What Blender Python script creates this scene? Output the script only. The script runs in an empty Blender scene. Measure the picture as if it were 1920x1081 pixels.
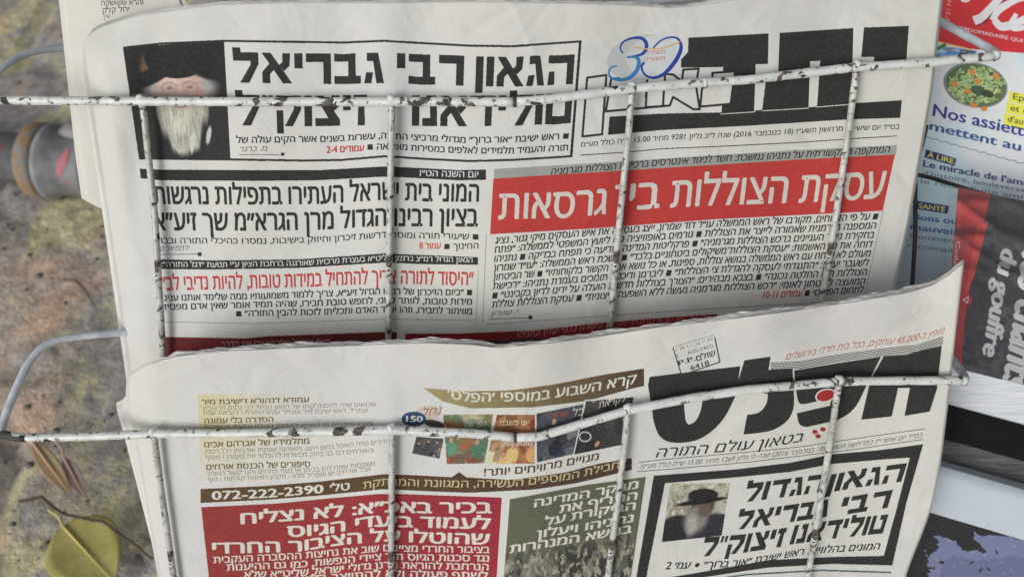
import bpy, math, random, re
import numpy as np
from mathutils import Vector, Matrix, noise as mnoise
from mathutils.geometry import tessellate_polygon, delaunay_2d_cdt

random.seed(4)
SC = bpy.context.scene
COL = SC.collection

# ------------------------------------------------------------------ camera
PITCH = math.radians(40)                 # 0 = straight down
CAM_H = 0.62
F = 1660.0                               # focal length in photograph pixels
cam_data = bpy.data.cameras.new('camera')
cam = bpy.data.objects.new('camera', cam_data)
COL.objects.link(cam)
cam.location = (0, 0, CAM_H)
cam.rotation_euler = (PITCH, 0, 0)
cam_data.sensor_width = 36
cam_data.lens = 36 * F / 1920
cam_data.clip_start = 0.01
cam_data.clip_end = 200
cam_data.dof.use_dof = True
cam_data.dof.focus_distance = 0.44
cam_data.dof.aperture_fstop = 9.0
SC.camera = cam

# ------------------------------------------------------------------ light: soft overcast daylight
W = bpy.data.worlds.new('World')
SC.world = W
W.use_nodes = True
nt = W.node_tree
nt.nodes.clear()
sky = nt.nodes.new('ShaderNodeTexSky')
sky.sky_type = 'NISHITA'
sky.sun_disc = False
sky.sun_elevation = math.radians(25)
sky.sun_rotation = math.radians(218)
sky.air_density = 1.0
sky.dust_density = 4.0
sky.ozone_density = 0.6
hs = nt.nodes.new('ShaderNodeHueSaturation')
hs.inputs['Saturation'].default_value = 0.18
bg = nt.nodes.new('ShaderNodeBackground')
bg.inputs['Strength'].default_value = 0.135
wo = nt.nodes.new('ShaderNodeOutputWorld')
nt.links.new(sky.outputs[0], hs.inputs['Color'])
nt.links.new(hs.outputs[0], bg.inputs['Color'])
nt.links.new(bg.outputs[0], wo.inputs['Surface'])
sun_d = bpy.data.lights.new('sun', 'SUN')
sun_d.energy = 1.5
sun_d.angle = math.radians(31)
sun_d.color = (1.0, 0.985, 0.96)
sun = bpy.data.objects.new('sun', sun_d)
COL.objects.link(sun)
# the bright part of the sky is behind the viewer, to the left
_az, _el = math.radians(218), math.radians(25)
_dir = Vector((math.sin(_az) * math.cos(_el), math.cos(_az) * math.cos(_el), math.sin(_el)))
sun.rotation_euler = _dir.to_track_quat('Z', 'Y').to_euler()
SC.view_settings.view_transform = 'Standard'
SC.view_settings.look = 'None'
SC.view_settings.gamma = 1
SC.view_settings.exposure = -0.48

# ------------------------------------------------------------------ helpers: space
CT, ST = math.cos(PITCH), math.sin(PITCH)

def loc3(px, py, d):
    """point seen at (px, py) at depth d, in camera-oriented axes (arrays allowed)"""
    px = np.asarray(px, float); py = np.asarray(py, float); d = np.asarray(d, float)
    return np.stack([(px - 960) / F * d, -(py - 540.5) / F * d, -d * np.ones_like(px)], -1)

def to_world(p):
    p = np.asarray(p, float)
    x, y, z = p[..., 0], p[..., 1], p[..., 2]
    return np.stack([x, y * CT - z * ST, y * ST + z * CT + CAM_H], -1)

def P(px, py, d):
    return Vector(to_world(loc3(px, py, d)).tolist())

def G(px, py, h=0.0):
    """point of the ground (raised by h) seen at px, py"""
    a = to_world(loc3(px, py, 1.0)) - np.array([0, 0, CAM_H])
    t = (h - CAM_H) / a[2]
    return Vector((a[0] * t, a[1] * t, h))

def bulge(x):
    return 0.020 * (np.sqrt((np.asarray(x, float) - 965) ** 2 + 50.0 ** 2) - 50) / 900

def dwA(x, y):
    return (0.420 + bulge(x)) * (1 + 0.218 * (np.asarray(y, float) - 190) / 1000)

def dwB(x, y):
    return (0.438 + bulge(x)) * (1 + 0.252 * (np.asarray(y, float) - 800) / 1000)

def gau(x, c, w):
    return np.exp(-((x - c) / w) ** 2)

# ------------------------------------------------------------------ helpers: objects
def tag(o, label=None, cat=None, group=None, kind=None):
    if label: o['label'] = label
    if cat: o['category'] = cat
    if group: o['group'] = group
    if kind: o['kind'] = kind
    return o

def empty(name, loc, label, cat, group=None):
    o = bpy.data.objects.new(name, None)
    o.empty_display_size = 0.02
    COL.objects.link(o)
    o.location = loc
    return tag(o, label, cat, group)

def mesh_obj(name, verts, faces, mat, parent=None, uvs=None, smooth=True, mat_ids=None):
    off = Vector(parent.matrix_basis.translation) if parent else Vector((0, 0, 0))
    if parent is not None and parent.parent is not None:
        off = off + Vector(parent.parent.matrix_basis.translation)
    me = bpy.data.meshes.new(name)
    vv = np.asarray(verts, float)
    org = vv.mean(0)
    me.from_pydata((vv - org).tolist(), [], faces)
    if uvs is not None:
        ul = me.uv_layers.new(name='print')
        li = np.zeros(len(me.loops), dtype=np.int32)
        me.loops.foreach_get('vertex_index', li)
        ul.data.foreach_set('uv', np.asarray(uvs, np.float32)[li].ravel())
    for m in (mat if isinstance(mat, (list, tuple)) else [mat]):
        me.materials.append(m)
    if mat_ids is not None:
        me.polygons.foreach_set('material_index', mat_ids)
    if smooth:
        me.polygons.foreach_set('use_smooth', [True] * len(me.polygons))
    me.update()
    o = bpy.data.objects.new(name, me)
    COL.objects.link(o)
    if parent is not None:
        o.parent = parent
    o.location = Vector(org.tolist()) - off
    return o

def tube_data(pts, r, seg=12, smooth_n=0, caps=True):
    pts = [Vector(p) for p in pts]
    for _ in range(smooth_n):                       # Chaikin corners
        q = [pts[0]]
        for a, b in zip(pts[:-1], pts[1:]):
            q += [a.lerp(b, .25), a.lerp(b, .75)]
        q.append(pts[-1]); pts = q
    n = len(pts)
    rr = r if isinstance(r, (list, tuple)) else [r] * n
    vs, fs = [], []
    up = Vector((0.3, 0.2, 1)).normalized()
    for i, p in enumerate(pts):
        t = (pts[min(i + 1, n - 1)] - pts[max(i - 1, 0)]).normalized()
        a = t.cross(up).normalized(); b = t.cross(a).normalized()
        up = -b if i == 0 else (up - t * up.dot(t)).normalized()
        a = t.cross(up).normalized(); b = t.cross(a).normalized()
        for k in range(seg):
            an = 2 * math.pi * k / seg
            vs.append(p + (a * math.cos(an) + b * math.sin(an)) * rr[i])
    for i in range(n - 1):
        for k in range(seg):
            k2 = (k + 1) % seg
            fs.append((i * seg + k, i * seg + k2, (i + 1) * seg + k2, (i + 1) * seg + k))
    if caps:
        fs.append(tuple(range(seg - 1, -1, -1)))
        fs.append(tuple((n - 1) * seg + k for k in range(seg)))
    return [tuple(v) for v in vs], fs

def resample(pts, step):
    pts = [Vector(p) for p in pts]
    out = []
    for a, b in zip(pts[:-1], pts[1:]):
        n = max(1, int((b - a).length / step))
        for i in range(n): out.append(a.lerp(b, i / n))
    out.append(pts[-1])
    return out

# ------------------------------------------------------------------ helpers: materials
def lin(c):
    c = np.asarray(c, float) / 255.0
    return np.where(c <= 0.04045, c / 12.92, ((c + 0.055) / 1.055) ** 2.4)

def enc(m):
    m = np.clip(m, 0, 1)
    return np.where(m <= 0.0031308, m * 12.92, 1.055 * m ** (1 / 2.4) - 0.055)

PW = lin((203, 203, 203))

def ink(r, g=None, b=None):
    """reflectance, relative to the paper, of ink that shows as r, g, b where the paper shows as 203"""
    if g is None: g = b = r
    return enc(lin((r, g, b)) / PW)

class Mat:
    def __init__(s, name, rough=0.8, spec=0.3):
        s.m = bpy.data.materials.new(name); s.m.use_nodes = True
        s.t = s.m.node_tree; s.b = s.t.nodes['Principled BSDF']
        s.b.inputs['Roughness'].default_value = rough
        s.b.inputs['Specular IOR Level'].default_value = spec
        s.tc = s.n('ShaderNodeTexCoord')
    def n(s, t, **kw):
        x = s.t.nodes.new(t)
        for k, v in kw.items(): setattr(x, k, v)
        return x
    def l(s, a, b): s.t.links.new(a, b)
    def noise(s, scale, detail=4, rough=.55, dist=0, vec=None, coord='Object'):
        x = s.n('ShaderNodeTexNoise')
        x.inputs['Scale'].default_value = scale; x.inputs['Detail'].default_value = detail
        x.inputs['Roughness'].default_value = rough; x.inputs['Distortion'].default_value = dist
        s.l(vec if vec is not None else s.tc.outputs[coord], x.inputs['Vector'])
        return x.outputs['Fac']
    def ramp(s, fac, stops, interp='LINEAR'):
        x = s.n('ShaderNodeValToRGB'); x.color_ramp.interpolation = interp
        e = x.color_ramp.elements
        while len(e) < len(stops): e.new(.5)
        for i, (p, c) in enumerate(stops):
            e[i].position = p
            e[i].color = (c, c, c, 1) if not hasattr(c, '__len__') else (*c, 1)
        s.l(fac, x.inputs['Fac'])
        return x.outputs['Color']
    def mix(s, fac, a, b, mode='MIX'):
        x = s.n('ShaderNodeMix', data_type='RGBA', blend_type=mode)
        for i, v in ((0, fac), (6, a), (7, b)):
            if hasattr(v, 'links'): s.l(v, x.inputs[i])
            elif i == 0: x.inputs[0].default_value = v
            else: x.inputs[i].default_value = (*v, 1)
        return x.outputs[2]
    def color(s, c):
        if hasattr(c, 'links'): s.l(c, s.b.inputs['Base Color'])
        else: s.b.inputs['Base Color'].default_value = (*c, 1)
    def bump(s, h, strength=.3, dist=.001, prev=None):
        x = s.n('ShaderNodeBump'); x.inputs['Strength'].default_value = strength
        x.inputs['Distance'].default_value = dist
        s.l(h, x.inputs['Height'])
        if prev is not None: s.l(prev, x.inputs['Normal'])
        s.l(x.outputs[0], s.b.inputs['Normal'])
        return x.outputs[0]

def paper_mat(name, base, warm, image=None, rough=.85, spec=.2, wr=.25, coat=0, uneven=.035):
    M = Mat(name, rough, spec)
    big = M.noise(9, 3, .5)
    c = M.mix(M.ramp(big, [(.35, 0), (.65, 1)]), base, warm)
    c = M.mix(1.0, c, M.ramp(M.noise(75, 5, .7, .4), [(.3, .945), (.7, 1.0)]), 'MULTIPLY')
    fib = M.noise(1400, 3, .7)
    c = M.mix(1.0, c, M.ramp(fib, [(.25, .93), (.75, 1.0)]), 'MULTIPLY')
    if image is not None:
        im = M.n('ShaderNodeTexImage'); im.image = image; im.interpolation = 'Linear'; im.extension = 'EXTEND'
        M.l(M.tc.outputs['UV'], im.inputs['Vector'])
        # uneven inking: the print thins out here and there
        thin = M.ramp(M.noise(700, 4, .7), [(.35, 0.0), (.75, uneven)])
        pr_ = M.mix(thin, im.outputs['Color'], (1, 1, 1))
        c = M.mix(1.0, c, pr_, 'MULTIPLY')
    M.color(c)
    # soft cockling of the sheet, then fine creases
    b1 = M.bump(M.noise(34, 3, .5, .8), wr * 1.6, .004)
    b2 = M.bump(M.noise(160, 5, .6), wr * .9, .0008, b1)
    if coat:
        M.b.inputs['Coat Weight'].default_value = coat
        M.b.inputs['Coat Roughness'].default_value = .12
    return M.m

# ------------------------------------------------------------------ lettering
_gl = {}
def _eval_text(s, off):
    """outline of the text, triangulated here (even-odd), and its right end"""
    cu = bpy.data.curves.new('glyph', 'FONT')
    cu.body = s; cu.size = 1; cu.resolution_u = 3
    cu.fill_mode = 'NONE'
    o = bpy.data.objects.new('glyph', cu)
    COL.objects.link(o)
    dg = bpy.context.evaluated_depsgraph_get()
    me = o.evaluated_get(dg).to_mesh()
    co = np.array([(v.co.x, v.co.y) for v in me.vertices]).reshape(-1, 2)
    ed = [tuple(e.vertices) for e in me.edges]
    o.evaluated_get(dg).to_mesh_clear()
    bpy.data.objects.remove(o); bpy.data.curves.remove(cu)
    if len(co) == 0: return np.zeros((0, 3, 2)), 0
    mx = co[:, 0].max()
    if off is None: return None, mx
    r = delaunay_2d_cdt([Vector(p) for p in co.tolist()], ed, [], 0, 1e-5)
    v = np.array([(p.x, p.y) for p in r[0]])
    A0 = co[[e[0] for e in ed]]; B0 = co[[e[1] for e in ed]]
    out = []
    for f in r[2]:
        cx, cy = v[list(f)].mean(0)
        m = (A0[:, 1] <= cy) != (B0[:, 1] <= cy)
        xs = A0[m, 0] + (cy - A0[m, 1]) / (B0[m, 1] - A0[m, 1]) * (B0[m, 0] - A0[m, 0])
        if (xs > cx).sum() % 2: out.append(v[list(f)])
    return np.array(out).reshape(-1, 3, 2), mx

def glyph(c, w):
    k = (c, w)
    if k not in _gl:
        if c == ' ':
            _gl[k] = (np.zeros((0, 3, 2)), 0.27)
        elif c == '■':
            q = np.array([[[.06, 0], [.62, 0], [.62, .56]], [[.06, 0], [.62, .56], [.06, .56]]])
            _gl[k] = (q, .70)
        elif c == '•':
            a = np.linspace(0, 2 * math.pi, 13)
            q = [[[.3, .3], [.3 + .2 * math.cos(a[i]), .3 + .2 * math.sin(a[i])], [.3 + .2 * math.cos(a[i + 1]), .3 + .2 * math.sin(a[i + 1])]] for i in range(12)]
            _gl[k] = (np.array(q), .6)
        else:
            t, _ = _eval_text(c, 0)
            if w > .004:
                e = w
                t = np.concatenate([t + np.array(o_) for o_ in ((-e, 0), (e, 0), (0, -e * .5), (0, e * .5))])
            a = _eval_text(c + '|', None)[1] - _eval_text('|', None)[1]
            _gl[k] = (t, a)
    return _gl[k]

# heavy square headline face, drawn by hand (unit letter height)
BLK = {
 'ה': (.86, [[(0,.73),(.85,.73),(.85,1),(0,1)], [(.62,0),(.85,0),(.85,.75),(.62,.75)], [(0,0),(.23,0),(.22,.45),(.04,.45)]]),
 'ג': (.60, [[(.08,1),(.42,1),(.6,0),(.37,0),(.27,.73),(.08,.73)], [(0,0),(.22,0),(.27,.36),(.06,.36)]]),
 'א': (.88, [[(0,1),(.27,1),(.9,0),(.62,0)], [(.62,1),(.86,1),(.83,.58),(.66,.40),(.52,.60),(.62,.70)], [(0,0),(.24,0),(.24,.3),(.36,.45),(.22,.64),(0,.36)]]),
 'ו': (.25, [[(0,0),(.25,0),(.25,1),(0,1)]]),
 'ן': (.25, [[(0,-.22),(.25,-.22),(.25,1),(0,1)]]),
 'ר': (.75, [[(0,.72),(.75,.72),(.75,1),(0,1)], [(.52,0),(.75,0),(.75,.74),(.52,.74)]]),
 'ב': (.80, [[(0,.74),(.64,.74),(.64,1),(0,1)], [(.42,.2),(.65,.2),(.64,.76),(.42,.76)], [(0,0),(.8,0),(.8,.26),(0,.26)]]),
 'י': (.25, [[(0,.5),(.25,.5),(.25,1),(0,1)]]),
 'ל': (.78, [[(0,1.16),(.24,1.16),(.26,1),(.78,1),(.78,.62),(.48,0),(.2,0),(.54,.6),(.54,.72),(.02,.72)]]),
 'ט': (.86, [[(0,0),(.86,0),(.86,.27),(0,.27)], [(0,.2),(.23,.2),(.23,1),(0,1)], [(.63,.2),(.86,.2),(.86,1),(.44,1),(.44,.74),(.63,.74)]]),
 'ד': (.84, [[(0,.73),(.84,.73),(.84,1),(0,1)], [(.5,0),(.73,0),(.73,.75),(.5,.75)]]),
 'נ': (.50, [[(.12,1),(.46,1),(.5,0),(0,0),(0,.26),(.26,.26),(.24,.74),(.12,.74)]]),
 'ז': (.42, [[(0,.74),(.42,.74),(.42,1),(0,1)], [(.12,0),(.36,0),(.34,.76),(.14,.76)]]),
 'צ': (.80, [[(0,1),(.27,1),(.8,.2),(.8,0),(0,0),(0,.26),(.42,.26)], [(.54,1),(.78,1),(.78,.64),(.56,.44),(.42,.62),(.54,.7)]]),
 'ק': (.80, [[(0,.73),(.8,.73),(.8,1),(0,1)], [(.8,.75),(.8,.55),(.52,0),(.26,0),(.56,.55),(.56,.75)], [(0,-.24),(.22,-.24),(.22,.52),(0,.52)]]),
 '״': (.34, [[(0,.66),(.12,.66),(.14,1),(0,1)], [(.2,.66),(.32,.66),(.34,1),(.2,1)]]),
 ' ': (.34, []),
}
_bk = {}
def bglyph(c):
    if c not in _bk:
        adv, ps = BLK[c]
        tris = []
        for p in ps:
            for t in tessellate_polygon([[Vector((x, y, 0)) for x, y in p]]):
                tris.append([p[i] for i in t])
        _bk[c] = (np.array(tris, float).reshape(-1, 3, 2), adv + .1)
    return _bk[c]

def visual(s):
    if not re.search('[\u0590-\u05ff]', s): return s
    s = s[::-1].translate(str.maketrans('()', ')('))
    return re.sub(r'[0-9A-Za-z][0-9A-Za-z.,:\-]*[0-9A-Za-z]', lambda m: m.group(0)[::-1], s)

HH = {}
def letter_h(w, latin=False):
    k = (w, latin)
    if k not in HH:
        t, _ = glyph('H' if latin else 'ה', w)
        HH[k] = t[..., 1].max()
    return HH[k]

# ------------------------------------------------------------------ printed sheets
class Sheet:
    """a sheet of paper: depth(px, py) gives the surface; print is kept in the sheet's own plane"""
    def __init__(s, depth, box, tilt, dens=2.2, lean=None):
        s.depth, s.tilt, s.lean = depth, tilt, lean or (lambda x, y: 0 * x)
        x0, y0, x1, y1 = box
        gx, gy = np.meshgrid(np.linspace(x0, x1, 30), np.linspace(y0, y1, 30))
        uv = s.plane(gx, gy)
        s.lo = uv.reshape(-1, 2).min(0); hi = uv.reshape(-1, 2).max(0)
        s.ext = hi - s.lo
        s.W = int((x1 - x0) * dens); s.H = int(s.W * s.ext[1] / s.ext[0])
        s.a = np.ones((s.H, s.W, 3), np.float32)
    def plane(s, px, py):
        p = loc3(px, py, s.depth(px, py))
        c, n = math.cos(s.tilt), math.sin(s.tilt)
        return np.stack([p[..., 0], p[..., 1] * c - p[..., 2] * n], -1)
    def uv(s, px, py): return (s.plane(px, py) - s.lo) / s.ext
    def tx(s, pts):
        pts = np.asarray(pts, float)
        u = s.uv(pts[..., 0], pts[..., 1])
        return np.stack([u[..., 0] * s.W, u[..., 1] * s.H], -1)
    def tris(s, T, col):
        T = s.tx(T)
        col = np.asarray(col, np.float32)
        lo = np.floor(T.min(1)).astype(int); hi = np.ceil(T.max(1)).astype(int)
        for t, l, h in zip(T, lo, hi):
            x0, y0 = max(l[0], 0), max(l[1], 0); x1, y1 = min(h[0] + 1, s.W), min(h[1] + 1, s.H)
            if x1 <= x0 or y1 <= y0: continue
            X = np.arange(x0, x1) + .5; Y = (np.arange(y0, y1) + .5)[:, None]
            (ax, ay), (bx, by), (cx, cy) = t
            ar = (bx - ax) * (cy - ay) - (by - ay) * (cx - ax)
            if abs(ar) < 1e-6: continue
            sg = 1 if ar > 0 else -1
            m = (sg * ((bx - ax) * (Y - ay) - (by - ay) * (X - ax)) >= 0)
            m &= (sg * ((cx - bx) * (Y - by) - (cy - by) * (X - bx)) >= 0)
            m &= (sg * ((ax - cx) * (Y - cy) - (ay - cy) * (X - cx)) >= 0)
            s.a[y0:y1, x0:x1][m] = col
    def poly(s, pts, col):
        pts = dens_poly(pts, 12)
        T = s.tx(pts)
        y0 = max(int(T[:, 1].min()), 0); y1 = min(int(T[:, 1].max()) + 2, s.H)
        A = T; B = np.roll(T, -1, 0)
        col = np.asarray(col, np.float32)
        for y in range(y0, y1):
            yy = y + .5
            m = (A[:, 1] <= yy) != (B[:, 1] <= yy)
            if not m.any(): continue
            xs = np.sort(A[m, 0] + (yy - A[m, 1]) / (B[m, 1] - A[m, 1]) * (B[m, 0] - A[m, 0]))
            for a, b in zip(xs[::2], xs[1::2]):
                s.a[y, max(int(a + .5), 0):max(int(b + .5), 0)] = col
    def curve(s, pts, w, col):
        """stroke through the points with a smooth curve"""
        p = [np.array(q, float) for q in pts]; p = [p[0]] + p + [p[-1]]
        out = []
        for i in range(1, len(p) - 2):
            for t in np.linspace(0, 1, 7)[:-1]:
                out.append(.5 * (2 * p[i] + (p[i + 1] - p[i - 1]) * t + (2 * p[i - 1] - 5 * p[i] + 4 * p[i + 1] - p[i + 2]) * t * t + (3 * p[i] - p[i - 1] - 3 * p[i + 1] + p[i + 2]) * t ** 3))
        s.stroke(out + [p[-1]], w, col)
    def stroke(s, pts, w, col, closed=False):
        pts = [np.array(p, float) for p in pts]
        if closed: pts.append(pts[0])
        pts = dens_line(pts, 10)
        T = []
        for i, (a, b) in enumerate(zip(pts[:-1], pts[1:])):
            d = b - a; L = np.hypot(*d)
            if L < 1e-6: continue
            wi = w if not hasattr(w, '__len__') else np.interp(i / len(pts), np.linspace(0, 1, len(w)), w)
            d = d / L; n = np.array([-d[1], d[0]]) * wi / 2
            a = a - d * wi * .25; b = b + d * wi * .25
            T += [[a - n, b - n, b + n], [a - n, b + n, a + n]]
        s.tris(np.array(T), col)
    def ell(s, c, rx, ry, col, rot=0, n=40):
        a = np.linspace(0, 2 * math.pi, n, endpoint=False)
        x, y = rx * np.cos(a), ry * np.sin(a)
        cr, sr = math.cos(rot), math.sin(rot)
        s.poly(np.stack([c[0] + x * cr - y * sr, c[1] + x * sr + y * cr], -1), col)
    def text(s, txt, base, h, col, w=.012, slant=0, block=False, latin=False, up=None):
        vs = visual(txt); w = w * 1.8
        X = 0; out = []
        for c in vs:
            t, adv = bglyph(c) if block else glyph(c, w)
            if len(t): out.append(t + np.array([X, 0]))
            X += adv
        if not out: return
        T = np.concatenate(out)
        lo, hi = T[..., 0].min(), T[..., 0].max()
        b = np.array(base, float)
        seg = np.hypot(*(b[1:] - b[:-1]).T); cum = np.concatenate([[0], np.cumsum(seg)])
        L = cum[-1]
        along = (T[..., 0] - lo) / (hi - lo) * L
        hy = T[..., 1] / (1 if block else letter_h(w, latin)) * h
        bx = np.interp(along, cum, b[:, 0]); by = np.interp(along, cum, b[:, 1])
        gd = (b[-1] - b[0]) / np.hypot(*(b[-1] - b[0]))
        if up is None:
            k = s.lean(bx, by)
            ux, uy = -k + slant, -1.0 + 0 * k
        else:
            ux, uy = up[0], up[1]
        s.tris(np.stack([bx + hy * ux, by + hy * uy], -1), col)
    def image(s, quad, fn):
        q = np.array(quad, float)
        T = s.tx(q)
        w = max(np.hypot(*(T[1] - T[0])), np.hypot(*(T[2] - T[3]))); h = max(np.hypot(*(T[3] - T[0])), np.hypot(*(T[2] - T[1])))
        nu, nv = int(w * 1.5), int(h * 1.5)
        U, V = np.meshgrid((np.arange(nu) + .5) / nu, (np.arange(nv) + .5) / nv)
        C = fn(U, V)
        pp = ((1 - U) * (1 - V))[..., None] * q[0] + (U * (1 - V))[..., None] * q[1] + (U * V)[..., None] * q[2] + ((1 - U) * V)[..., None] * q[3]
        t = s.tx(pp).astype(int)
        m = (t[..., 0] >= 0) & (t[..., 0] < s.W) & (t[..., 1] >= 0) & (t[..., 1] < s.H)
        s.a[t[..., 1][m], t[..., 0][m]] = C[m]
    def to_image(s, name):
        im = bpy.data.images.new(name, s.W, s.H)
        buf = np.ones((s.H, s.W, 4), np.float32); buf[..., :3] = s.a
        im.pixels.foreach_set(buf.ravel())
        im.pack()
        return im

def dens_line(pts, step):
    out = []
    for a, b in zip(pts[:-1], pts[1:]):
        a = np.array(a, float); b = np.array(b, float)
        n = max(1, int(np.hypot(*(b - a)) / step))
        for i in range(n): out.append(a + (b - a) * i / n)
    out.append(np.array(pts[-1], float))
    return out

def dens_poly(pts, step):
    return np.array(dens_line(list(pts) + [pts[0]], step)[:-1])

_rg = {}
def vn(u, v, sc, seed, asp=1.0):
    """value noise"""
    if seed not in _rg: _rg[seed] = np.random.RandomState(seed).rand(64, 64)
    g = _rg[seed]
    x = u * sc; y = v * sc * asp
    xi = np.floor(x).astype(int); yi = np.floor(y).astype(int)
    fx = x - xi; fy = y - yi; fx = fx * fx * (3 - 2 * fx); fy = fy * fy * (3 - 2 * fy)
    a = g[yi % 64, xi % 64]; b = g[yi % 64, (xi + 1) % 64]; c = g[(yi + 1) % 64, xi % 64]; d = g[(yi + 1) % 64, (xi + 1) % 64]
    return (a * (1 - fx) + b * fx) * (1 - fy) + (c * (1 - fx) + d * fx) * fy

def fb(u, v, sc, seed, asp=1.0):
    return .5 * vn(u, v, sc, seed, asp) + .3 * vn(u, v, sc * 2.1, seed + 1, asp) + .2 * vn(u, v, sc * 4.3, seed + 2, asp)

class Pic:
    """small printed picture: blended soft shapes"""
    def __init__(s, U, V, base):
        s.U, s.V = U, V; s.c = np.ones(U.shape + (3,)) * np.array(base, float)
    def put(s, m, col):
        m = np.clip(m, 0, 1)[..., None]
        col = np.array(col, float)
        s.c = s.c * (1 - m) + col * m
    def el(s, cx, cy, rx, ry, col, soft=.25, rot=0):
        x = s.U - cx; y = s.V - cy
        x, y = x * math.cos(rot) + y * math.sin(rot), -x * math.sin(rot) + y * math.cos(rot)
        r = np.sqrt((x / rx) ** 2 + (y / ry) ** 2)
        s.put((1 - r) / soft + .5, col)
    def rect(s, x0, y0, x1, y1, col, soft=.01):
        m = np.minimum(np.minimum(s.U - x0, x1 - s.U), np.minimum(s.V - y0, y1 - s.V))
        s.put(m / soft + .5, col)
    def tone(s, n, amt): s.c = s.c * (1 + (n[..., None] - .5) * amt)
    def out(s): return enc(lin(np.clip(s.c, 0, 255)) / PW).astype(np.float32)

def edge(pts):
    p = np.array(pts, float)
    return lambda t: np.interp(t, p[:, 0], p[:, 1])

def smooth_edge(pts, w=14):
    """edge with softened corners (argument, value) pairs"""
    f = edge(pts)
    def g(t):
        t = np.asarray(t, float)
        return sum(f(t + o * w) * k for o, k in ((-2, .1), (-1, .22), (0, .36), (1, .22), (2, .1)))
    return g

def sheet_grid(depth, L, R, T, B, nx, ny, ddep=0.0, uvf=None, curl=None):
    """L, R: x of the side edges by y; T, B: y of top and bottom edges by x"""
    S, V = np.meshgrid(np.linspace(0, 1, nx), np.linspace(0, 1, ny))
    x = L(300 + 0 * S) * (1 - S) + R(300 + 0 * S) * S
    y = 0 * x
    for _ in range(12):
        y = T(x) * (1 - V) + B(x) * V
        x = L(y) * (1 - S) + R(y) * S
    d = depth(x, y) + ddep
    if curl is not None: d = d + curl(x, y)
    w = to_world(loc3(x, y, d)).reshape(-1, 3)
    faces = []
    for j in range(ny - 1):
        for i in range(nx - 1):
            a = j * nx + i
            faces.append((a, a + nx, a + nx + 1, a + 1))
    uv = uvf(x, y).reshape(-1, 2) if uvf else None
    return w, faces, uv

def solid(o, th):
    m = o.modifiers.new('thickness', 'SOLIDIFY'); m.thickness = th; m.offset = -1
    return o

def creases(seed, box, n, amp=.0007):
    """small sharp folds and dents pressed into a sheet"""
    r = np.random.RandomState(seed); x0, y0, x1, y1 = box
    L = []
    for _ in range(n):
        L.append((x0 + (x1 - x0) * r.rand(), y0 + (y1 - y0) * r.rand(), (r.rand() - .5) * 2.4, 30 + 130 * r.rand() ** 2, 7 + 9 * r.rand(), amp * (r.rand() - .35) * 2))
    def f(x, y):
        w = 0 * x
        for cx, cy, a, ln, wd, h in L:
            c, s_ = math.cos(a), math.sin(a)
            u = (x - cx) * c + (y - cy) * s_; v = -(x - cx) * s_ + (y - cy) * c
            w = w + h * np.exp(-(u / ln) ** 2) * np.exp(-np.abs(v) / wd)
        return w
    return f

def cv(pts, n=6):
    """points along a smooth curve through pts (ends kept)"""
    p = [np.array(q, float) for q in pts]; p = [2 * p[0] - p[1]] + p + [2 * p[-1] - p[-2]]
    out = []
    for i in range(1, len(p) - 2):
        for t in np.linspace(0, 1, n + 1)[:-1]:
            q = .5 * (2 * p[i] + (p[i + 1] - p[i - 1]) * t + (2 * p[i - 1] - 5 * p[i] + 4 * p[i + 1] - p[i + 2]) * t * t + (3 * p[i] - p[i - 1] - 3 * p[i + 1] + p[i + 2]) * t ** 3)
            out.append(tuple(q))
    return out + [tuple(p[-2])]
# ------------------------------------------------------------------ colours of ink
K = ink(44, 44, 45); KG = ink(74, 74, 74); RED = ink(178, 58, 56); DRED = ink(150, 44, 50)
WHT = np.array([1, 1, 1.]); LG = ink(140, 140, 140)

# ================================================================== NEWSPAPER A (upper basket)
cr_A = creases(7, (160, 0, 1760, 640), 46)
cr_A2 = creases(17, (160, 0, 1760, 110), 16, .0011)
cr_B = creases(8, (240, 520, 1790, 1081), 46)
cr_B2 = creases(18, (240, 560, 1790, 740), 22, .0012)
def wave_A(x, y):
    x = np.asarray(x, float); y = np.asarray(y, float)
    w = 0.0022 * gau(x, 800, 55) - 0.0012 * gau(x, 715, 40)            # ridge over the second upright
    w = w + 0.0016 * np.sin(x / 47 + y / 300) * gau(x, 480, 260) + .0006 * np.sin(x / 23 + y / 90) * gau(x, 350, 120)
    w = w + 0.0012 * gau(x, 1200, 45) - 0.0010 * gau(x, 1120, 60)
    w = w + 0.0012 * np.sin(y / 60 + x / 210) * np.clip((300 - y) / 300, 0, 1)
    w = w + .0022 * gau(x + .12 * y, 300, 38) + 0.0012 * gau(x + .2 * y, 1560, 60)
    w = w + cr_A(x, y) + cr_A2(x, y)
    # upper left corner rolls back
    r = np.clip((330 - x) / 170, 0, 1) * np.clip((230 - y) / 200, 0, 1)
    w = w + .026 * r * r - .003 * np.clip((330 - x) / 170, 0, 1) * gau(y, 95, 40)
    # the side fold rolls back
    e = edge([(0, 150), (80, 150), (390, 200), (690, 243), (900, 270)])(y)
    w = w + .010 * np.clip(1 - (x - e) / 45, 0, 1) ** 2
    return w

depA = lambda x, y: dwA(x, y) + .0046 + wave_A(x, y)
leanA = lambda x, y: np.interp(x, [150, 230, 430, 920, 1080, 1700], [.15, .13, .05, -.04, -.07, -.17])
A = Sheet(depA, (140, -20, 1790, 760), math.radians(20), 2.2, leanA)

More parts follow.
